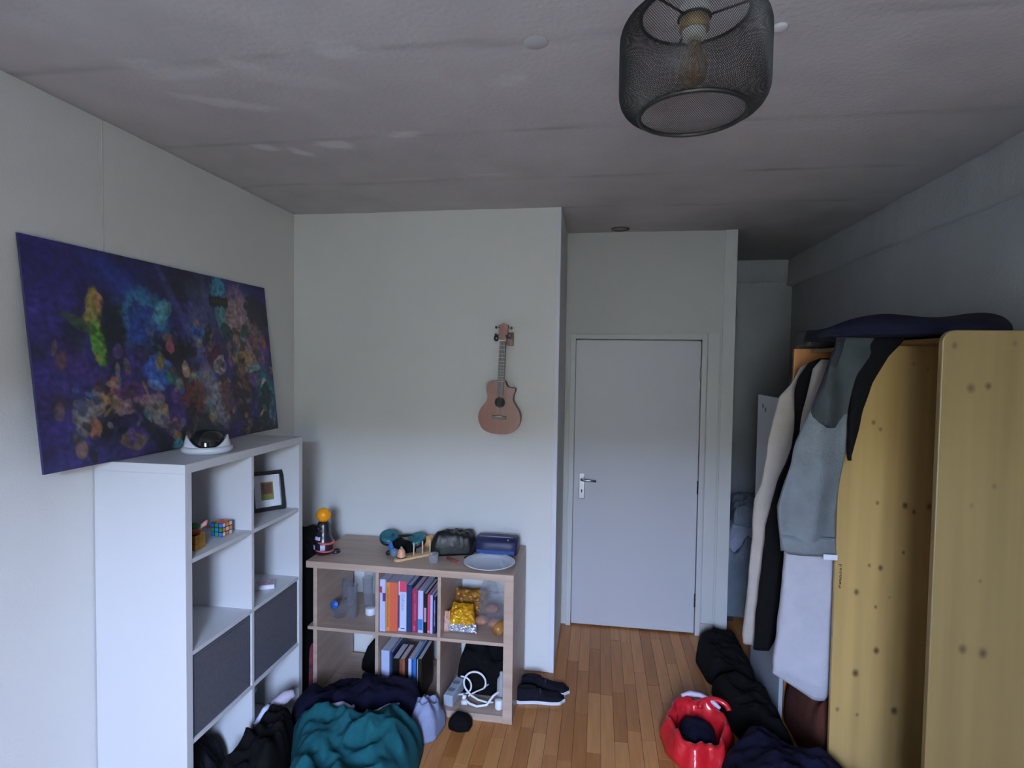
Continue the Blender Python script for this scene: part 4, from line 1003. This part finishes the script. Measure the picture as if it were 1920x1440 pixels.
    ms = mat('silver_foil', (.62, .64, .70, 1), .18, .8, bump=.5, bscale=30)
    def pillow(cx, cy, z0, w_, h_, th, tilt, m_, seed, name, par, wtop=1.0, rotz=0.0):
        nu, nv = 34, 30; vs = []; fs = []
        T = Matrix.Translation((cx, cy, z0)) @ Matrix.Rotation(rotz, 4, 'Z') @ Matrix.Rotation(tilt, 4, 'X')
        for sgn in (-1, 1):
            for j in range(nv+1):
                v = j/nv
                for i in range(nu+1):
                    u = i/nu
                    wd2 = w_*lerp(1, wtop, v)
                    e = (math.sin(PI*u)**.45)*(math.sin(PI*v)**.5)
                    cr = .014*noise.noise(Vector((u*7, v*7, seed+sgn)))+.008*noise.noise(Vector((u*17, v*15, seed)))
                    vs.append(T @ Vector(((u-.5)*wd2, sgn*(th*e/2)+cr*(.25+e), v*h_+.006*noise.noise(Vector((u*5, v*2, seed))))))
        w2 = nu+1; o2 = (nu+1)*(nv+1)
        for j in range(nv):
            for i in range(nu):
                a = j*w2+i; fs.append((a, a+1, a+w2+1, a+w2)); a += o2; fs.append((a, a+w2, a+w2+1, a+1))
        return put(name, MB().add(vs, fs, True), m_, par)
    pillow(-.705, 2.90, Z2+.026, .175, .125, .07, -.62, my, 3, 'bag_body', t, .62)
    pillow(-.705, 2.885, Z2+.006, .185, .045, .035, -.45, ms, 5, 'bottom_seam', t, .97)
    t = thing('orange_wrapper', 'upright orange and white snack wrapper at the divider', 'wrapper', (-.775, 2.87, Z2))
    pillow(-.772, 2.885, Z2+.004, .030, .11, .022, -.05, mat('wrapper_orange', rgb(206, 140, 90), .3, col2=rgb(206, 196, 200), scale=14, bump=.3, bscale=20), 8, 'wrapper_body', t)
    t = thing('brown_snack_bag', 'brown and yellow snack bag lying at the back of the upper right cube', 'snack bag', (-.68, 3.1, Z2))
    pillow(-.69, 3.06, Z2+.01, .20, .15, .07, -.4, mat('brown_foil', rgb(112, 70, 34), .3, .1, col2=rgb(158, 112, 36), scale=18, bump=.4, bscale=20), 11, 'bag_body', t, .9)
    t = thing('clear_plastic_bag', 'crinkled transparent plastic bag holding rolls', 'plastic bag', (-.53, 2.98, Z2))
    cf = film('crinkled_film', (.60, .61, .64, 1), .12, .1)
    pillow(-.545, 2.98, Z2+.004, .165, .19, .14, -.10, cf, 15, 'bag_body', t, .85)
    pillow(-.575, 3.03, Z2+.165, .115, .105, .03, -.05, cf, 17, 'bag_neck', t, .35)
    for (x, y, z, r, lab) in ((-.60, 2.96, .045, .036, 'bread roll at the left inside the clear plastic bag'), (-.525, 2.95, .04, .034, 'bread roll at the right inside the clear plastic bag'), (-.55, 3.0, .095, .034, 'topmost bread roll inside the clear plastic bag')):
        b = put('bread_roll', MB().ball((x, y, Z2+z), r, 12, sc=(1.15, .9, .8)), mat('bread', rgb(150, 104, 84), .7, var=.3, scale=24), origin=(x, y, Z2+z-r*.8))
        tag(b, lab, 'bread', 'rolls in the clear bag')
    b = put('brown_bottle_end', MB().tube([(-.500, 2.875, Z2+.034), (-.485, 2.99, Z2+.038)], [.026, .030], 20), mat('amber_plastic', rgb(150, 104, 52), .25), origin=(-.49, 2.93, Z2))
    tag(b, 'amber brown jar lying at the right front of the upper cube', 'jar')

    # lower left cube
    Z3 = .0365
    t = thing('black_cap_bag', 'stiff black rounded bag leaning in the lower left cube', 'bag', (-1.21, 3.03, Z3))
    mb = MB(); pts = [(-1.30, .10), (-1.292, .16), (-1.262, .235), (-1.235, .262), (-1.19, .262), (-1.155, .255), (-1.153, .10), (-1.20, .085), (-1.25, .085)]
    mb.prism(pts, 'y', 2.98, 3.10, True)
    put('bag_body', mb, m_black, t, bevel=.018, seg=4)
    put('blue_logo', MB().box(-1.185, -1.160, 2.9785, 2.980, .128, .140), mat('logo_blue', rgb(70, 90, 170), .4), t, bevel=.0005)
    b = put('teal_box', MB().box(-1.285, -1.155, 2.97, 3.12, Z3, .084), mat('box_teal', rgb(34, 60, 84), .6), origin=(-1.22, 3.04, Z3), bevel=.004)
    tag(b, 'flat dark teal box beneath the black rounded bag', 'box')
    # lower right cube
    b = heap('black_hoodie', [(-.745, 3.0), (-.735, 3.20), (-.46, 3.2), (-.46, 3.02), (-.55, 2.975), (-.68, 2.98)], .17, m_black, z=Z3, seed=61, fold=.25, fs=9, p=7, q=.4,
             tops=[(-.67, 3.12, .12, .055), (-.54, 3.12, .09, .045)])
    tag(b, 'bunched black hooded sweater at the back of the lower right cube', 'clothes')
    t = thing('power_strip', 'long grey-white power strip lying at the left of the lower right cube', 'power strip', (-.75, 2.92, Z3))
    T = Matrix.Translation((-.765, 2.845, Z3)) @ Matrix.Rotation(-.16, 4, 'Z') @ Matrix.Rotation(math.radians(4), 4, 'X')
    ps = put('strip_body', MB().box(-.012, .040, 0, .24, 0, .062, M=T), mat('strip_plastic', rgb(158, 168, 180), .4), t, bevel=.006, seg=3)
    for k in range(3):
        put('socket', MB().lathe(T @ Vector((.014, .05+k*.065, .0622)), [(.020, 0), (.020, .001), (.017, .001)], 24), mat('socket_grey', rgb(120, 128, 140), .5), ps)
    # white cable
    wc = mat('cable_white', (.72, .73, .76, 1), .35); pts = []
    def arc(cx, cz, r, a0, a1, y0, y1, n=18, sx=1):
        return [(cx+r*sx*math.cos(lerp(a0, a1, i/n)), lerp(y0, y1, i/n), cz+r*math.sin(lerp(a0, a1, i/n))) for i in range(n+1)]
    t = thing('white_cable', 'thick white cable looped upright in the lower right cube', 'cable', (-.62, 2.93, Z3))
    ca = arc(-.625, .135, .058, -PI*.2, PI*1.30, 2.93, 2.91, 30)
    cb = [(-.64, 2.90, .075), (-.60, 2.895, .058), (-.55, 2.89, .052), (-.52, 2.90, .050)]
    put('cable_loop', MB().tube(ca+cb, .0052, 10), wc, t)
    put('cable_loop', MB().tube([(-.705, 2.93, .155)]+arc(-.69, .110, .045, PI*.5, -PI*.45, 2.93, 2.92, 16)+[(-.715, 2.92, .060)], .0048, 10), wc, t)
    put('cable_tail', MB().tube([(-.665, 2.885, .055), (-.64, 2.87, .048), (-.60, 2.86, .044), (-.55, 2.87, .050), (-.52, 2.90, .085), (-.49, 2.92, .10)], .0065, 10), wc, t)
    put('cable_tail', MB().tube([(-.655, 2.90, .07), (-.62, 2.93, .08), (-.59, 2.95, .085), (-.56, 2.98, .10)], .004, 8), wc, t)
    put('plug', MB().tube([(-.685, 2.872, .048), (-.655, 2.876, .052)], [.012, .015], 16), wc, t)
    put('plug', MB().tube([(-.680, 2.895, .050), (-.672, 2.89, .078)], [.012, .010], 14), wc, t)
    put('cable_tie', MB().tube([(-.61, 2.925, .050), (-.56, 2.91, .049)], .003, 8), mat('tie_green', rgb(110, 140, 120), .5), t)
    t = thing('squeeze_bottle', 'grey squeeze bottle lying with its white cap towards the room', 'bottle', (-.485, 2.92, Z3))
    put('bottle_body', MB().lathe((-.482, 2.935, Z3), [(.022, 0), (.025, .01), (.024, .12), (.012, .14), (.011, .155), (.009, .165)], 24), film('cloudy_plastic', (.6, .62, .62, 1), .45, .3), t)
    put('white_cap', MB().lathe((-.485, 2.875, Z3), [(.019, 0), (.021, .003), (.020, .044), (.017, .047)], 24), mat('cap_white', (.72, .75, .80, 1), .4), t)
    # gap between the two shelves
    b = heap('black_backpack', [(-1.885, 2.75), (-1.545, 2.75), (-1.55, 2.98), (-1.62, 3.2), (-1.885, 3.3)], .80, m_black, z=0, seed=71, fold=.06, fs=4, p=14, q=.2, n=90)
    tag(b, 'tall black bag squeezed between the white shelf and the bookcase', 'bag')
    b = heap('red_patterned_cloth', [(-1.540, 2.84), (-1.505, 2.84), (-1.505, 3.02), (-1.540, 3.02)], .22, mat('red_white_cloth', rgb(120, 34, 50), .8, col2=rgb(50, 30, 40), scale=30), z=.0365, seed=72, fold=.2, fs=20, p=6, q=.3, n=60, rings=12)
    tag(b, 'red patterned cloth stuffed beside the bookcase left panel', 'cloth')
bookcase_things()

# ------------------------------------------------------------------ ukulele on the wall
def ukulele():
    cy = YG-.012
    t = thing('ukulele', 'brown cutaway ukulele hanging on the back wall', 'ukulele', (-.57, YG-.03, 1.43))
    mwood = mat('mahogany', rgb(104, 56, 38), .4, col2=rgb(84, 43, 28), stretch=(14, 14, 1.2), scale=2.2)
    mside = mat('mahogany_dark', rgb(78, 42, 28), .35)
    mdark = mat('rosewood', rgb(52, 36, 30), .45, var=.2, scale=30)
    # outline in (x, z), slightly leaning
    half = [(0, 0), (.055, .004), (.095, .022), (.120, .060), (.127, .100), (.116, .142), (.094, .172), (.078, .195), (.074, .215), (.080, .240), (.086, .262), (.084, .285), (.066, .306), (.040, .314), (0, .316)]
    L = [(-x, z) for x, z in half]
    Rr = [(0, 0), (.055, .004), (.095, .022), (.120, .060), (.127, .100), (.116, .142), (.094, .172), (.078, .195), (.074, .215), (.078, .238), (.086, .262), (.086, .274), (.074, .277), (.050, .276), (.038, .282), (.030, .296), (.024, .316), (0, .316)]
    def smooth(pts, k=2):
        for _ in range(k):
            o = [pts[0]]
            for a, b in zip(pts, pts[1:]): o += [(a[0]*.75+b[0]*.25, a[1]*.75+b[1]*.25), (a[0]*.25+b[0]*.75, a[1]*.25+b[1]*.75)]
            o.append(pts[-1]); pts = o
        return pts
    out = smooth(Rr)+smooth(L)[::-1][1:-1]
    O = Vector((-.575, 0, 1.430)); an = math.radians(2.2)
    def W(x, z): return (O.x+x*math.cos(an)+z*math.sin(an), O.z+z*math.cos(an)-x*math.sin(an))
    outw = [W(x, z) for x, z in out]
    y0, y1 = YG-.075, YG-.008
    body = put('body', MB().prism(outw, 'y', y0+.0035, y1, True), mside, t)
    # top with the sound hole cut
    hc = (.0, .188); n = 48
    bm = MB()
    ring = [W(hc[0]+.029*math.cos(2*PI*i/n), hc[1]+.029*math.sin(2*PI*i/n)) for i in range(n)]
    # resample the outline by angle around the hole
    def ray_hit(a):
        c = Vector(W(*hc)); d = Vector((math.cos(a), math.sin(a))); best = None
        for i in range(len(outw)):
            p = Vector(outw[i]); q = Vector(outw[(i+1) % len(outw)]); e = q-p
            den = d.x*e.y-d.y*e.x
            if abs(den) < 1e-12: continue
            w_ = p-c; tt = (w_.x*e.y-w_.y*e.x)/den; s_ = (w_.x*d.y-w_.y*d.x)/den
            if tt > 0 and -1e-6 <= s_ <= 1+1e-6 and (best is None or tt > best): best = tt
        return c+d*best
    n2 = 180; vs = []; fs = []
    c = Vector(W(*hc))
    for i in range(n2):
        a = 2*PI*i/n2; o_ = ray_hit(a); h_ = c+Vector((math.cos(a), math.sin(a)))*.029
        o_ = c+(o_-c)*.995
        vs += [(h_.x, y0, h_.y), (o_.x, y0, o_.y), (o_.x, y0+.0034, o_.y), (h_.x, y0+.0034, h_.y)]
    for i in range(n2):
        a = i*4; b = ((i+1) % n2)*4
        for k in range(4):
            k2 = (k+1) % 4; fs.append((a+k, b+k, b+k2, a+k2))
    put('soundboard', MB().add(vs, fs), mwood, t)
    put('sound_hole', MB().prism([(c.x+.0288*math.cos(2*PI*i/n), c.y+.0288*math.sin(2*PI*i/n)) for i in range(n)], 'y', y0+.002, y0+.0036), mat('hole_shade', (.01, .01, .011, 1), .9, spec=.1), body)  # black disc colours in the shade of the hollow body
    put('rosette', MB().tube([(c.x+.031*math.cos(2*PI*i/n), y0-.0003, c.y+.031*math.sin(2*PI*i/n)) for i in range(n)], .0012, 6, closed=True), mdark, body)
    T = Matrix.Translation((O.x, 0, O.z)) @ Matrix.Rotation(an, 4, 'Y')
    nk = put('neck', MB().box(-.018, .018, y0-.002, y0+.022, .316, .545, M=T), mside, t, bevel=.006)
    fb = put('fingerboard', MB().box(-.019, .019, y0-.007, y0-.0022, .232, .545, M=T), mdark, t, bevel=.001)
    for i in range(12):
        z = .545-(.41*(1-2**(-(i+1)/12.0)))*1.15
        put('fret', MB().box(-.018, .018, y0-.0082, y0-.007, z, z+.0015, M=T), mat('fret_metal', (.5, .5, .5, 1), .3, 1), fb)
    hp = [(-.018, .545), (.018, .545), (.028, .575), (.026, .61), (.029, .635), (.014, .642), (0, .650), (-.014, .642), (-.029, .635), (-.026, .61), (-.028, .575)]
    hd = MB().prism([W(x, z) for x, z in hp], 'y', y0-.004, y0+.008)
    hs = put('headstock', hd, mwood, t, bevel=.002)
    put('nut', MB().box(-.018, .018, y0-.0095, y0-.004, .545, .5495, M=T), mat('bone', (.66, .64, .58, 1), .5), hs)
    for sx, z in ((-1, .58), (1, .58), (-1, .622), (1, .622)):
        x_, z_ = W(sx*.026, z); x2, z2 = W(sx*.045, z)
        tp = put('tuning_peg', MB().tube([(x_, y0+.004, z_), (x2, y0+.004, z2)], [.0035, .0035], 10), mat('stud', (.6, .65, .65, 1), .2, 1), t)
        put('peg_button', MB().ball((x2, y0+.004, z2), .0085, 10, sc=(.8, .7, 1)), mat('button_black', (.01, .01, .01, 1), .3), tp)
    x_, z_ = W(0, 0.098)
    br = put('bridge', MB().box(-.043, .043, y0-.008, y0, .090, .110, M=T), mdark, t, bevel=.002)
    put('saddle', MB().box(-.020, .020, y0-.0105, y0-.008, .104, .107, M=T), mat('bone', (.66, .64, .58, 1), .5), br)
    for k in range(4):
        xx = (-.012+k*.008)
        a = T @ Vector((xx, y0-.0108, .106)); b = T @ Vector((xx, y0-.0102, .548))
        put('string', MB().tube([a, b], .0005, 5), mat('nylon', (.35, .35, .36, 1), .3), t)
    # wall hanger
    w = thing('wall_hanger', 'black hook with reddish wooden plate holding the ukulele neck', 'hanger', (-.56, YG, 1.98))
    hx, hz = W(.034, .545)
    put('back_plate', MB().box(hx-.018, hx+.018, YG-.014, YG, hz-.025, hz+.055), mside, w, bevel=.003)
    put('hook', MB().tube([(hx, YG-.012, hz+.02), (hx-.004, YG-.045, hz+.022), (hx-.010, YG-.085, hz+.022), (hx-.012, YG-.095, hz+.034)], .007, 10), mat('button_black', (.01, .01, .01, 1), .3), w)
    hx2, hz2 = W(-.038, .560)
    put('hook_pad', MB().ball((hx2, YG-.088, hz2), .019, 12, sc=(.8, .6, 1)), mat('button_black', (.01, .01, .01, 1), .3), w)
ukulele()

# ------------------------------------------------------------------ pendant lamp
def lamp():
    cx, cy = .172, 1.185
    TL = Matrix.Rotation(math.radians(1.5), 4, 'Y')
    t = thing('pendant_lamp', 'black wire mesh drum pendant lamp with an amber filament bulb', 'lamp', (cx, cy, 2.345))
    mb_ = mat('mesh_black', (.012, .012, .012, 1), .5, .3)
    zb, zt = 2.346, 2.538
    prof = []
    rin, rout, rad = .103, .1435, .045
    for i in range(8): a = -PI/2+PI/2*i/7; prof.append((rout-rad+rad*math.cos(a), zb+rad+rad*math.sin(a)*1.0))
    for i in range(1, 6): prof.append((rout, lerp(zb+rad, zt-rad, i/6)))
    for i in range(8): a = PI/2*i/7; prof.append((rout-rad+rad*math.cos(a), zt-rad+rad*math.sin(a)))
    prof = [(rin, zb-.001)]+prof+[(rin, zt+.001)]
    # arc length
    ln = [0]
    for a, b in zip(prof, prof[1:]): ln.append(ln[-1]+math.hypot(b[0]-a[0], b[1]-a[1]))
    def at(s):
        for i in range(len(ln)-1):
            if ln[i+1] >= s or i == len(ln)-2:
                t_ = (s-ln[i])/(ln[i+1]-ln[i]); return lerp(prof[i][0], prof[i+1][0], t_), lerp(prof[i][1], prof[i+1][1], t_)
    N = 210; m = MB(); tw = 1.35; steps = 22
    for sg in (-1, 1):
        for k in range(N):
            pts = []
            for j in range(steps+1):
                s = ln[-1]*j/steps; r, z = at(s); a = 2*PI*k/N+sg*tw*(j/steps-.5)
                pts.append((cx+r*math.cos(a), cy+r*math.sin(a), z))
            m.tube(pts, .00052, 3, smooth=False)
    put('mesh_shade', m, mb_, t)
    for z in (zb, zt):
        ring = MB().tube([(cx+rin*math.cos(2*PI*i/64), cy+rin*math.sin(2*PI*i/64), z) for i in range(64)],   .0048 if z == zb else .0036, 8, closed=True)
        put('bottom_ring' if z == zb else 'top_ring', ring, mb_, t)
    for k in range(3):
        a = 2*PI*k/3-.35
        put('spoke', MB().tube([(cx+.030*math.cos(a), cy+.030*math.sin(a), zt-.006), (cx+rin*math.cos(a), cy+rin*math.sin(a), zt)], .0024, 8), mb_, t)
    put('socket_ring', MB().tube([(cx+.030*math.cos(2*PI*i/40), cy+.030*math.sin(2*PI*i/40), zt-.006) for i in range(40)], .0030, 8, closed=True), mb_, t)
    sk = put('socket', MB().lathe((cx, cy, 2.478), [(.019, .014), (.022, .016), (.0225, .030), (.024, .040), (.024, .060), (.029, .062), (.029, .075), (.024, .077), (.022, .11), (.014, .13)], 32), mat('socket_cream', (.62, .63, .58, 1), .45), t)
    put('brass_collar', MB().lathe((cx, cy, 2.507), [(.0235, 0), (.0285, .002), (.0285, .022), (.0245, .024)], 32, caps=False), mat('socket_brass', rgb(150, 128, 84), .5, .3), sk)
    put('cord', MB().tube([(cx, cy, 2.62), (cx, cy, ZC-.02)], .0035, 10), mat('cord_white', (.5, .5, .5, 1), .5), t)
    put('ceiling_rose', MB().lathe((cx, cy, ZC-.03), [(.03, 0), (.045, .008), (.047, .028)], 32), mat('socket_cream', (.62, .63, .58, 1), .45), t)
    amber = film('amber_glass', (.58, .40, .16, 1), .10, .03)
    prof = [(.013, .012), (.013, .002), (.017, -.012), (.024, -.030), (.0275, -.045), (.026, -.060), (.019, -.072), (.008, -.078), (.001, -.079)]
    bl = put('bulb', MB().lathe((cx, cy, 2.480), prof, 36, caps=False), amber, t)
    fm = MB()
    for k in range(4):
        a0 = PI/2*k; a1 = a0+PI/4
        fm.tube([(cx+.004*math.cos(a0), cy+.004*math.sin(a0), 2.472), (cx+.013*math.cos(a0), cy+.013*math.sin(a0), 2.432), (cx+.004*math.cos(a1), cy+.004*math.sin(a1), 2.410)], .0012, 6)
    put('filament', fm, mat('filament_metal', rgb(150, 90, 60), .35, .8), bl)
    fs_ = MB().lathe((cx, cy, 2.405), [(.0035, 0), (.0045, .03), (.006, .06), (.009, .082)], 14)
    put('glass_stem', fs_, film('stem_glass', (.7, .6, .5, 1), .2, .05), bl)
lamp()

# ------------------------------------------------------------------ clothes heap by the shelves
def piles():
    mteal = cloth('teal_cloth', 24, 80, 88, var=.12, bump=.15)
    b = heap('dark_navy_hoodie', [(-1.50, 2.60), (-1.35, 2.76), (-1.0, 2.79), (-.86, 2.78), (-.84, 2.66), (-1.0, 2.55), (-1.2, 2.47), (-1.44, 2.46)], .20, m_navy, seed=81, fold=.22, p=5, q=.45, fs=6)
    tag(b, 'dark navy hooded jacket with pale trim heaped against the bookcase', 'jacket')
    mt = mat('pale_trim', rgb(160, 162, 190), .7, var=.15, scale=40)
    def strip(pts, r, m_, par):
        me = MB(); me.tube(pts, r, 8); return put('trim_strip', me, m_, par)
    strip([(-1.22, 2.475, .215), (-1.17, 2.48, .222), (-1.12, 2.475, .215)], [.010, .016, .008], mt, b)
    strip([(-1.11, 2.48, .225), (-1.125, 2.45, .205), (-1.13, 2.42, .185)], [.007, .009, .006], mt, b)
    strip([(-1.07, 2.44, .19), (-1.03, 2.47, .20), (-1.00, 2.49, .205), (-.96, 2.53, .21), (-.92, 2.57, .20)], [.006, .010, .006, .008, .005], mt, b)
    b = heap('teal_sweater', [(-1.40, 2.42), (-1.33, 2.49), (-1.15, 2.49), (-1.0, 2.56), (-.88, 2.61), (-.79, 2.56), (-.77, 2.4), (-.79, 2.1), (-.88, 1.95), (-1.22, 1.95), (-1.27, 2.2)], .185, mteal, seed=82, fold=.34, p=4.2, q=.5, fs=5.6, n=160, rings=46, creases=1.2)
    tag(b, 'large teal sweatshirt crumpled on the floor in front of the bookcase', 'sweater')
    b = heap('black_trousers', [(-1.505, 2.46), (-1.44, 2.50), (-1.37, 2.42), (-1.30, 2.22), (-1.27, 2.0), (-1.505, 2.0), (-1.505, 2.25)], .20, m_black, seed=83, fold=.30, p=4, q=.5, fs=8)
    tag(b, 'black trousers heaped against the white shelf, left of the teal sweatshirt', 'clothes')
    mw = cloth('beige_sock', 190, 182, 196, var=.15)
    b = put('pale_sock', MB().tube([(-1.515, 2.40, .195), (-1.49, 2.43, .215), (-1.455, 2.47, .235), (-1.435, 2.49, .235), (-1.425, 2.485, .222)], [.012, .022, .030, .025, .015], 18), mw, origin=(-1.48, 2.46, .22))
    tag(b, 'balled pale beige sock on top of the black trousers', 'sock')
    b = put('white_sock', MB().tube([(-1.512, 2.31, .195), (-1.497, 2.33, .212), (-1.487, 2.355, .238), (-1.480, 2.375, .25)], [.006, .013, .015, .008], 12), cloth('white_sock_cloth', 200, 204, 232, var=.05), origin=(-1.5, 2.33, .2))
    tag(b, 'white sock curled at the left edge of the clothes heap', 'sock')
    b = heap('grey_shirt', [(-.93, 2.70), (-.87, 2.79), (-.79, 2.80), (-.735, 2.75), (-.755, 2.62), (-.81, 2.58), (-.88, 2.61)], .115, cloth('grey_white_cloth', 140, 148, 176, var=.25, scale=9), seed=84, fold=.45, p=3, q=.5, fs=11)
    tag(b, 'crumpled light grey shirt right of the teal sweatshirt', 'shirt')
    b = heap('black_beanie', [(-.725, 2.745), (-.70, 2.795), (-.65, 2.80), (-.60, 2.775), (-.61, 2.715), (-.66, 2.70), (-.71, 2.715)], .055, m_black, seed=85, fold=.12, p=2.4, q=.6, fs=8, n=60, rings=16)
    tag(b, 'small black beanie on the floor in front of the bookcase', 'hat')
piles()
def shoes():
    t0 = [('black slip-on shoe with a white sole, the nearer of the pair', (-.285, 3.04, 0), .20), ('black slip-on shoe with a white sole, the farther of the pair', (-.265, 3.145, 0), .04)]
    msole = mat('sole_white', (.60, .62, .66, 1), .6); mu = cloth('shoe_navy', 22, 22, 32, var=.2)
    for lab, loc, rz in t0:
        s = thing('shoe', lab, 'shoe', loc, 'pair of dark shoes beside the bookcase')
        T = Matrix.Translation(loc) @ Matrix.Rotation(rz, 4, 'Z')
        def sec(x):  # x 0 heel .. 1 toe
            w = .034+.012*math.sin(PI*min(1, x*1.1))**.8 if x < .95 else .030
            w = .030+.016*sstep(.35, .75, x)-.030*sstep(.86, 1.0, x)
            if x < .08: w *= .6+.4*x/.08
            return w
        n = 26; Ls = .27; vs = []; fs = []; m_ = 24
        for i in range(n+1):
            x = i/n; w = max(.006, sec(x))
            h = .072-.034*sstep(.35, .8, x)-.020*sstep(.85, 1, x)
            for k in range(m_):
                a = PI*k/(m_-1)
                vs.append(T @ Vector(((x-.5)*Ls, w*math.cos(a), .018+(h-.018)*math.sin(a)**.7)))
        for i in range(n):
            for k in range(m_-1): fs.append((i*m_+k, i*m_+k+1, (i+1)*m_+k+1, (i+1)*m_+k))
            fs.append((i*m_+m_-1, i*m_, (i+1)*m_, (i+1)*m_+m_-1))
        fs.append(tuple(range(m_))); fs.append(tuple(n*m_+k for k in range(m_-1, -1, -1)))
        put('upper', MB().add(vs, fs, True), mu, s, origin=loc)
        op = [T @ Vector((-.075+.050*math.cos(2*PI*i/28), .021*math.sin(2*PI*i/28), .074-.0*(i))) for i in range(28)]
        put('collar', MB().tube(op, .006, 8, closed=True), mu, s, origin=loc)
        put('opening', MB().prism([(v.x, v.y) for v in op], 'z', .066, .0735), mat('shoe_inside', (.006, .006, .008, 1), .9), s, origin=loc)
        put('elastic', MB().tube([T @ Vector((.0, .030*math.cos(PI*k/8), .018+.046*math.sin(PI*k/8))) for k in range(9)], .005, 8), cloth('elastic_grey', 52, 54, 70), s, origin=loc)
        out = []
        for i in range(n+1): x = i/n; out.append(((x-.5)*Ls*1.02, max(.008, sec(x))+.003))
        poly = out+[(a, -b) for a, b in out[::-1]]
        poly = [T @ Vector((a, b, 0)) for a, b in poly]
        put('sole', MB().prism([(v.x, v.y) for v in poly], 'z', 0, .018), msole, s, origin=loc, bevel=.003)
shoes()
